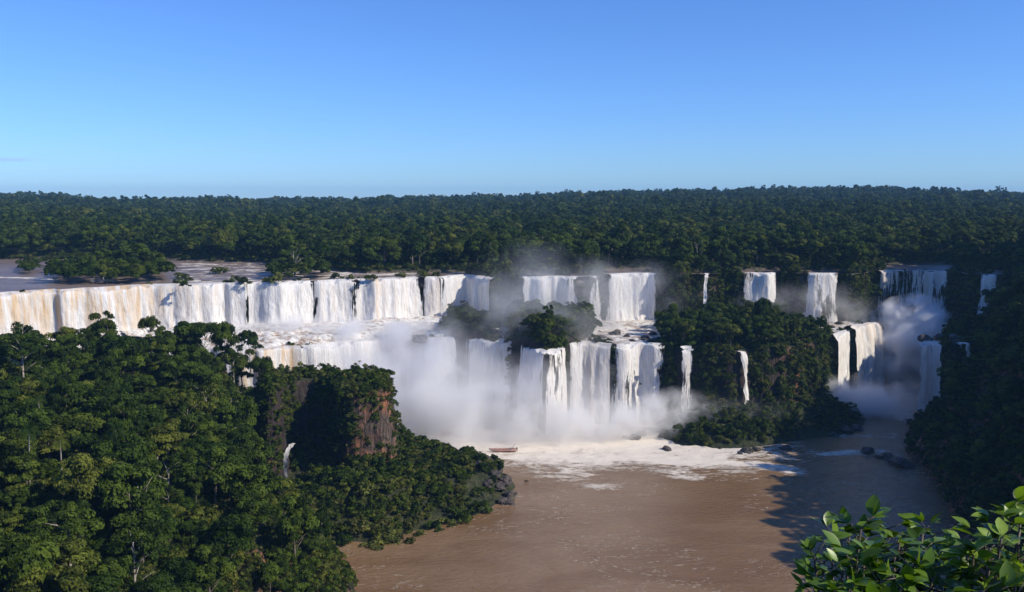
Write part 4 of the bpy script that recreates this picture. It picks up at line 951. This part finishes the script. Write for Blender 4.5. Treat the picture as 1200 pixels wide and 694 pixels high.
def person_mesh(seated):
    """one continuous skinned body"""
    me = bpy.data.meshes.new('person')
    if seated: V = [(0, 0, .5), (0, -.02, .78), (0, 0, 1.0), (0, .02, 1.12), (0, .04, 1.26), (-.1, .02, .48), (-.13, .42, .5), (-.13, .45, .08), (.1, .02, .48), (.13, .42, .5), (.13, .45, .08), (-.19, 0, .98), (-.25, .12, .72), (-.2, .34, .74), (.19, 0, .98), (.25, .12, .72), (.2, .34, .74), (0, .04, 1.34)]
    else: V = [(0, 0, .92), (0, 0, 1.15), (0, 0, 1.38), (0, 0, 1.5), (0, .02, 1.62), (-.1, 0, .88), (-.12, .02, .48), (-.12, 0, .05), (.1, 0, .88), (.12, .02, .48), (.12, 0, .05), (-.2, 0, 1.36), (-.26, .05, 1.08), (-.2, .24, 1.02), (.2, 0, 1.36), (.26, .05, 1.08), (.2, .24, 1.02), (0, .02, 1.70)]
    E = [(0, 1), (1, 2), (2, 3), (3, 4), (4, 17), (0, 5), (5, 6), (6, 7), (0, 8), (8, 9), (9, 10), (2, 11), (11, 12), (12, 13), (2, 14), (14, 15), (15, 16)]
    me.from_pydata(V, E, []); o = link('person', me)
    sk = o.modifiers.new('skin', 'SKIN'); rad = [.15, .14, .16, .06, .1, .09, .065, .045, .09, .065, .045, .07, .045, .035, .07, .045, .035, .085]
    for i, r_ in enumerate(rad): me.skin_vertices[0].data[i].radius = (r_, r_)
    me.skin_vertices[0].data[0].use_root = True
    o.modifiers.new('sub', 'SUBSURF').levels = 1
    dg = bpy.context.evaluated_depsgraph_get(); new = bpy.data.meshes.new_from_object(o.evaluated_get(dg)); bpy.data.objects.remove(o)
    return new
PST, PSE = person_mesh(False), person_mesh(True)
M_SKIN = plain('skin', (.42, .26, .18), .6); M_HAIR = plain('hair', (.03, .02, .015), .6)
CLOTH = [plain('cloth_white', (.62, .60, .58), .9), plain('cloth_blue', (.12, .17, .3), .9), plain('cloth_red', (.45, .10, .08), .9), plain('cloth_tan', (.40, .33, .25), .9)]
M_VEST = plain('life_vest', (.75, .20, .06), .7)
def add_person(loc, rz, base, top_mat, label, group, seated, sc=1.0):
    b = base.copy(); b.materials.clear(); b.materials.append(M_SKIN)
    o = link('person', b); o.location = loc; o.rotation_euler = (0, 0, rz); o.scale = (sc,) * 3
    z0 = .5 if seated else .92
    m = MB(); m.tube([(0, 0, z0 - .04), (0, -.01, z0 + .26), (0, 0, z0 + .5)], [.21, .2, .2], 10, .8); m.build('life_vest' if top_mat is M_VEST else 'shirt', top_mat, o)
    m = MB(); m.tube([(0, .0, z0 + .80), (0, .0, z0 + .88)], [.115, .06], 10); m.build('hair', M_HAIR, o)
    return tag(o, label, 'person', group)
for k, (dx, c, lab) in enumerate([(-4.6, 3, 'person in tan clothes at the railing end of the viewing platform'), (-2.4, 0, 'person in a white shirt next to the tan one on the platform'), (-.6, 2, 'person in a red shirt beneath the white pole'), (.9, 0, 'person in a white shirt just past the white pole'), (2.6, 1, 'person in a blue shirt on the platform'), (4.4, 3, 'person in tan clothes on the far end of the platform')]):
    a = .15; add_person((pp[0] + dx * math.cos(a), pp[1] + dx * math.sin(a) - .3, ZU + 1.49), math.pi + .4 * (k % 3 - 1), PST, CLOTH[c], lab, 'visitors on the viewing platform', False)

# ------------------------------------------------------------------ inflatable tour boat in the foam
bp = Pz(590, 529, 0)
boat = empty('boat', (bp[0], bp[1], .15), R(4))
M_TUBE = plain('red_rubber', (.36, .17, .13), .5); M_DECK = plain('grey_deck', (.25, .24, .24), .7); M_MET = plain('grey_metal', (.3, .3, .31), .4)
m = MB()
half = [(5.4, -1.35, .55), (2, -1.4, .5), (-2, -1.35, .5), (-4.2, -1.05, .62), (-5.6, -.45, .95), (-6.0, 0, 1.1)]
m.tube(half + [(a, -b, c) for a, b, c in half[::-1][1:]], .33, 10); m.build('hull_tube', M_TUBE, boat)
m = MB(); vv = [(-5.6, 0, .55), (-3.5, -.9, .1), (5.3, -1.2, .05), (5.3, 1.2, .05), (-3.5, .9, .1), (-3.5, 0, -.35), (5.3, 0, -.35)]
m.v = vv; m.f = [(0, 1, 4), (1, 2, 3, 4), (0, 5, 1), (0, 4, 5), (1, 5, 6, 2), (4, 3, 6, 5), (2, 6, 3)]; m.build('hull', M_DECK, boat, False)
m = MB(); m.box(2.9, 0, .75, .8, .8, 1.2); m.build('console', M_DECK, boat, False)
for k in range(5): m = MB(); m.box(-3.3 + k * 1.15, 0, .36, .4, 2.0, .42); m.build('bench', M_DECK, boat, False)
m = MB()
for s_ in (-1, 1): m.tube([(4.2, s_ * 1.1, .4), (4.5, s_ * 1.0, 2.4), (4.9, s_ * .6, 3.0), (4.9, 0, 3.1)], .06, 6)
m.build('frame', M_MET, boat)
for s_ in (-1, 1): m = MB(); m.box(5.75, s_ * .45, .95, .5, .36, .8); m.tube([(5.8, s_ * .45, .6), (5.85, s_ * .45, -.5)], [.1, .07], 6); m.build('outboard_motor', M_HAIR, boat, False)
tag(boat, 'red inflatable tour boat heading into the foam below the falls', 'boat')
ca, sa = math.cos(R(4)), math.sin(R(4)); side_w = {-1: 'on the near side', 1: 'on the far side'}
for k in range(5):
    for s_ in (-1, 1):
        lx, ly = -3.3 + k * 1.15, s_ * .5
        add_person((bp[0] + lx * ca - ly * sa, bp[1] + lx * sa + ly * ca, .23), R(4) + math.pi / 2, PSE, M_VEST, 'passenger in an orange life vest, %s bench from the bow, %s' % (('first', 'second', 'third', 'fourth', 'fifth')[k], side_w[s_]), 'passengers in the boat', True)
add_person((bp[0] + 3.75 * ca, bp[1] + 3.75 * sa, .25), R(4) + math.pi / 2, PST, CLOTH[1], 'boat driver in blue standing under the frame at the stern', 'crew of the boat', False)

# ------------------------------------------------------------------ leafy bushes right below the viewpoint
def leaf_verts(p, d, up, L, W, g):
    d = d.normalized(); s = d.cross(up).normalized(); n = s.cross(d).normalized(); V = []
    prof = [(0, .0), (.12, .45), (.32, .95), (.55, 1.0), (.78, .62), (.93, .22), (1, 0)]
    cup = g.uniform(.12, .35); curl = g.uniform(.1, .5)
    for t, w in prof:
        c = p + d * L * t - n * L * curl * t * t * .6
        V += [c - s * W * w * .5 + n * W * w * cup * .5, c, c + s * W * w * .5 + n * W * w * cup * .5]
    Fc = []
    for k in range(len(prof) - 1):
        b = k * 3; Fc += [(b, b + 1, b + 4, b + 3), (b + 1, b + 2, b + 5, b + 4)]
    return V, Fc
def bush(name, loc, tips, seed, label):
    g = random.Random(seed); r = empty(name, loc); O = Vector(loc); st = MB(); LV = []; LF = []; TN = []
    for (u, v, y, n) in tips:
        T = Vector(Pd(u, v, y)) - O; B = Vector((T.x * .35 + g.uniform(-.05, .05), T.y * .35, 0))
        mid = B.lerp(T, .55) + Vector((g.uniform(-.06, .06), g.uniform(-.06, .06), .02))
        st.tube([B - Vector((0, 0, .1)), mid, T], [.014, .009, .004], 6)
        for k in range(n):
            t = 1 - (k / n) ** 1.3 * .42; q = B.lerp(mid, t / .55) if t < .55 else mid.lerp(T, (t - .55) / .45)
            a = k * 2.4 + g.uniform(-.4, .4); el = g.uniform(-.25, .75) if k > 2 else g.uniform(.2, 1.0)
            d = Vector((math.cos(a) * math.cos(el), math.sin(a) * math.cos(el), math.sin(el)))
            pet = q + d * g.uniform(.03, .10); st.tube([q, pet], [.003, .002], 4)
            for j in range(g.choice((3, 4, 4, 5))):           # leaflets fan from the stalk
                dd = (d + Vector((g.uniform(-.7, .7), g.uniform(-.7, .7), g.uniform(-.55, .2)))).normalized()
                L = g.uniform(.042, .100); V, Fc = leaf_verts(pet, dd, Vector((g.uniform(-.5, .5), g.uniform(-.5, .5), 1)), L, L * g.uniform(.44, .60), g)
                b = len(LV); LV += [tuple(c) for c in V]; LF += [tuple(i + b for i in f) for f in Fc]; TN += [g.uniform(.15, .95)] * len(V)
    me = mesh_from('leaves', LV, LF, M_BROAD, smooth=True, attrs={'tone': TN}); link('leaves', me, r)
    st.build('branches', M_BARK, r)
    return tag(r, label, 'bush')
g = random.Random(3); tips = []
for u, v, y in [(930, 640, 3.5), (935, 665, 3.4), (950, 650, 3.6), (960, 632, 3.7), (975, 620, 3.7), (990, 606, 3.8), (1000, 600, 3.8), (1010, 612, 3.6), (1025, 618, 3.7), (1040, 612, 3.8), (1055, 620, 3.6), (1065, 610, 3.8), (1080, 612, 3.9), (1092, 618, 3.8), (1085, 632, 3.5),
                (1100, 640, 3.6), (1070, 645, 3.4), (1050, 640, 3.4), (1030, 640, 3.4), (1010, 640, 3.3), (990, 640, 3.4), (970, 655, 3.3), (1000, 665, 3.2), (1030, 668, 3.2), (1060, 672, 3.2), (1090, 668, 3.3), (1112, 660, 3.5), (950, 684, 3.2), (985, 688, 3.2), (1020, 692, 3.1), (1055, 694, 3.1), (1090, 694, 3.2), (1115, 684, 3.3)]:
    tips.append((u + 26 * max(0, (1010 - u) / 80) + g.uniform(-4, 4), v + g.uniform(-4, 4) + 12, y, g.choice((12, 13, 15))))
b0 = Pd(1015, 694, 3.45); bush('broadleaf_bush', (b0[0], b0[1], 105.3), tips, 5, 'large glossy leaved bush close to the viewer, in front of the shaded water')
tips = []
for u, v, y in [(1130, 622, 3.4), (1140, 640, 3.3), (1150, 612, 3.5), (1165, 604, 3.6), (1180, 600, 3.6), (1195, 597, 3.6), (1205, 606, 3.5), (1175, 620, 3.3), (1195, 630, 3.3), (1160, 632, 3.3), (1185, 650, 3.3), (1210, 645, 3.3), (1200, 670, 3.2), (1165, 684, 3.2), (1190, 690, 3.1), (1215, 685, 3.2), (1225, 620, 3.5), (1145, 690, 3.2)]:
    tips.append((u + g.uniform(-3, 3), v + g.uniform(-3, 3) + 10, y, g.choice((12, 13, 15))))
b1 = Pd(1180, 694, 3.4); bush('broadleaf_bush', (b1[0], b1[1], 105.2), tips, 9, 'second glossy leaved bush, cut by the photo\'s right edge')

# ------------------------------------------------------------------ spray and air
def spray(c, r, dens, label, seed, scale=.035, lo=.38, hi=.75):
    import bmesh
    bm = bmesh.new(); bmesh.ops.create_icosphere(bm, subdivisions=3, radius=1.0); me = bpy.data.meshes.new('spray'); bm.to_mesh(me); bm.free()
    me.materials.append(mist_mat('spray', dens, scale, lo, hi, seed * 13.0)); o = link('spray', me); o.location = c; o.scale = r
    return tag(o, label, 'spray', kind='stuff')
def at(u, v, y): return Pd(u, v, y)
spray(at(565, 488, 392), (88, 32, 33), .12, 'thick white spray cloud at the foot of the lower falls', 1, scale=.05, lo=.40, hi=.66)
spray(at(470, 452, 403), (54, 26, 36), .12, 'tall white spray cloud behind the headland cliff', 11, scale=.05, lo=.40, hi=.66)
spray(at(370, 398, 436), (86, 13, 13), .38, 'spray along the foot of the long upper row of falls', 2, scale=.06, lo=.42, hi=.66)
spray(at(490, 394, 450), (34, 9, 10), .22, 'spray at the foot of the last falls of the long upper row', 12, scale=.07, lo=.42, hi=.62)
spray(at(705, 496, 393), (44, 14, 13), .24, 'low spray puffs at the foot of the thick white fall', 3, scale=.09, lo=.42, hi=.60)
spray(at(775, 486, 398), (30, 12, 14), .20, 'spray puffs at the foot of the threaded falls', 13, scale=.09, lo=.42, hi=.60)
spray(at(605, 392, 430), (56, 24, 50), .034, 'thin rising veil of spray over the misty island', 4, scale=.04, lo=.36, hi=.66)
spray(at(690, 345, 474), (64, 14, 24), .05, 'mist between the twin falls behind the island', 5, scale=.045, lo=.36, hi=.66)
spray(at(950, 362, 492), (48, 10, 18), .11, 'mist under the shaded upper falls', 6)
spray(at(1000, 475, 438), (34, 16, 17), .40, 'white spray at the foot of the pair of island end falls', 7, scale=.08, lo=.42, hi=.60)
spray(at(1068, 405, 488), (31, 22, 30), 1.1, 'billowing spray cloud below the wide shaded fall', 8, scale=.085, lo=.46, hi=.57)
spray(at(1080, 480, 430), (34, 20, 20), .10, 'dim spray in front of the black hillside', 9)
spray(at(830, 490, 398), (44, 8, 15), .05, 'thin spray drifting before the island trees', 10)

m = NT('haze'); v = m.n('ShaderNodeVolumePrincipled', {'Color': (.30, .62, 1.0), 'Density': .00007, 'Anisotropy': 0.0}); M_HAZE = m.done(vol=v.outputs[0])
mb = MB(); mb.box(0, 4000, 100, 17400, 10000, 215); hz_o = mb.build('haze', M_HAZE, None, False); tag(hz_o, 'thin blue air over the far forest', 'haze', kind='stuff')
# wisp of cloud low over the far forest
def cloud(c, r, dens, label, seed):
    import bmesh
    bm = bmesh.new(); bmesh.ops.create_icosphere(bm, subdivisions=3, radius=1.0); me = bpy.data.meshes.new('cloud'); bm.to_mesh(me); bm.free()
    me.materials.append(mist_mat('cloud', dens, .002, .35, .7, seed)); o = link('cloud', me); o.location = c; o.scale = r
    return tag(o, label, 'cloud', kind='stuff')
cloud(Pd(8, 187, 16000), (1000, 300, 60), .0013, 'faint wisp of white cloud low in the blue sky at left', 3.0)
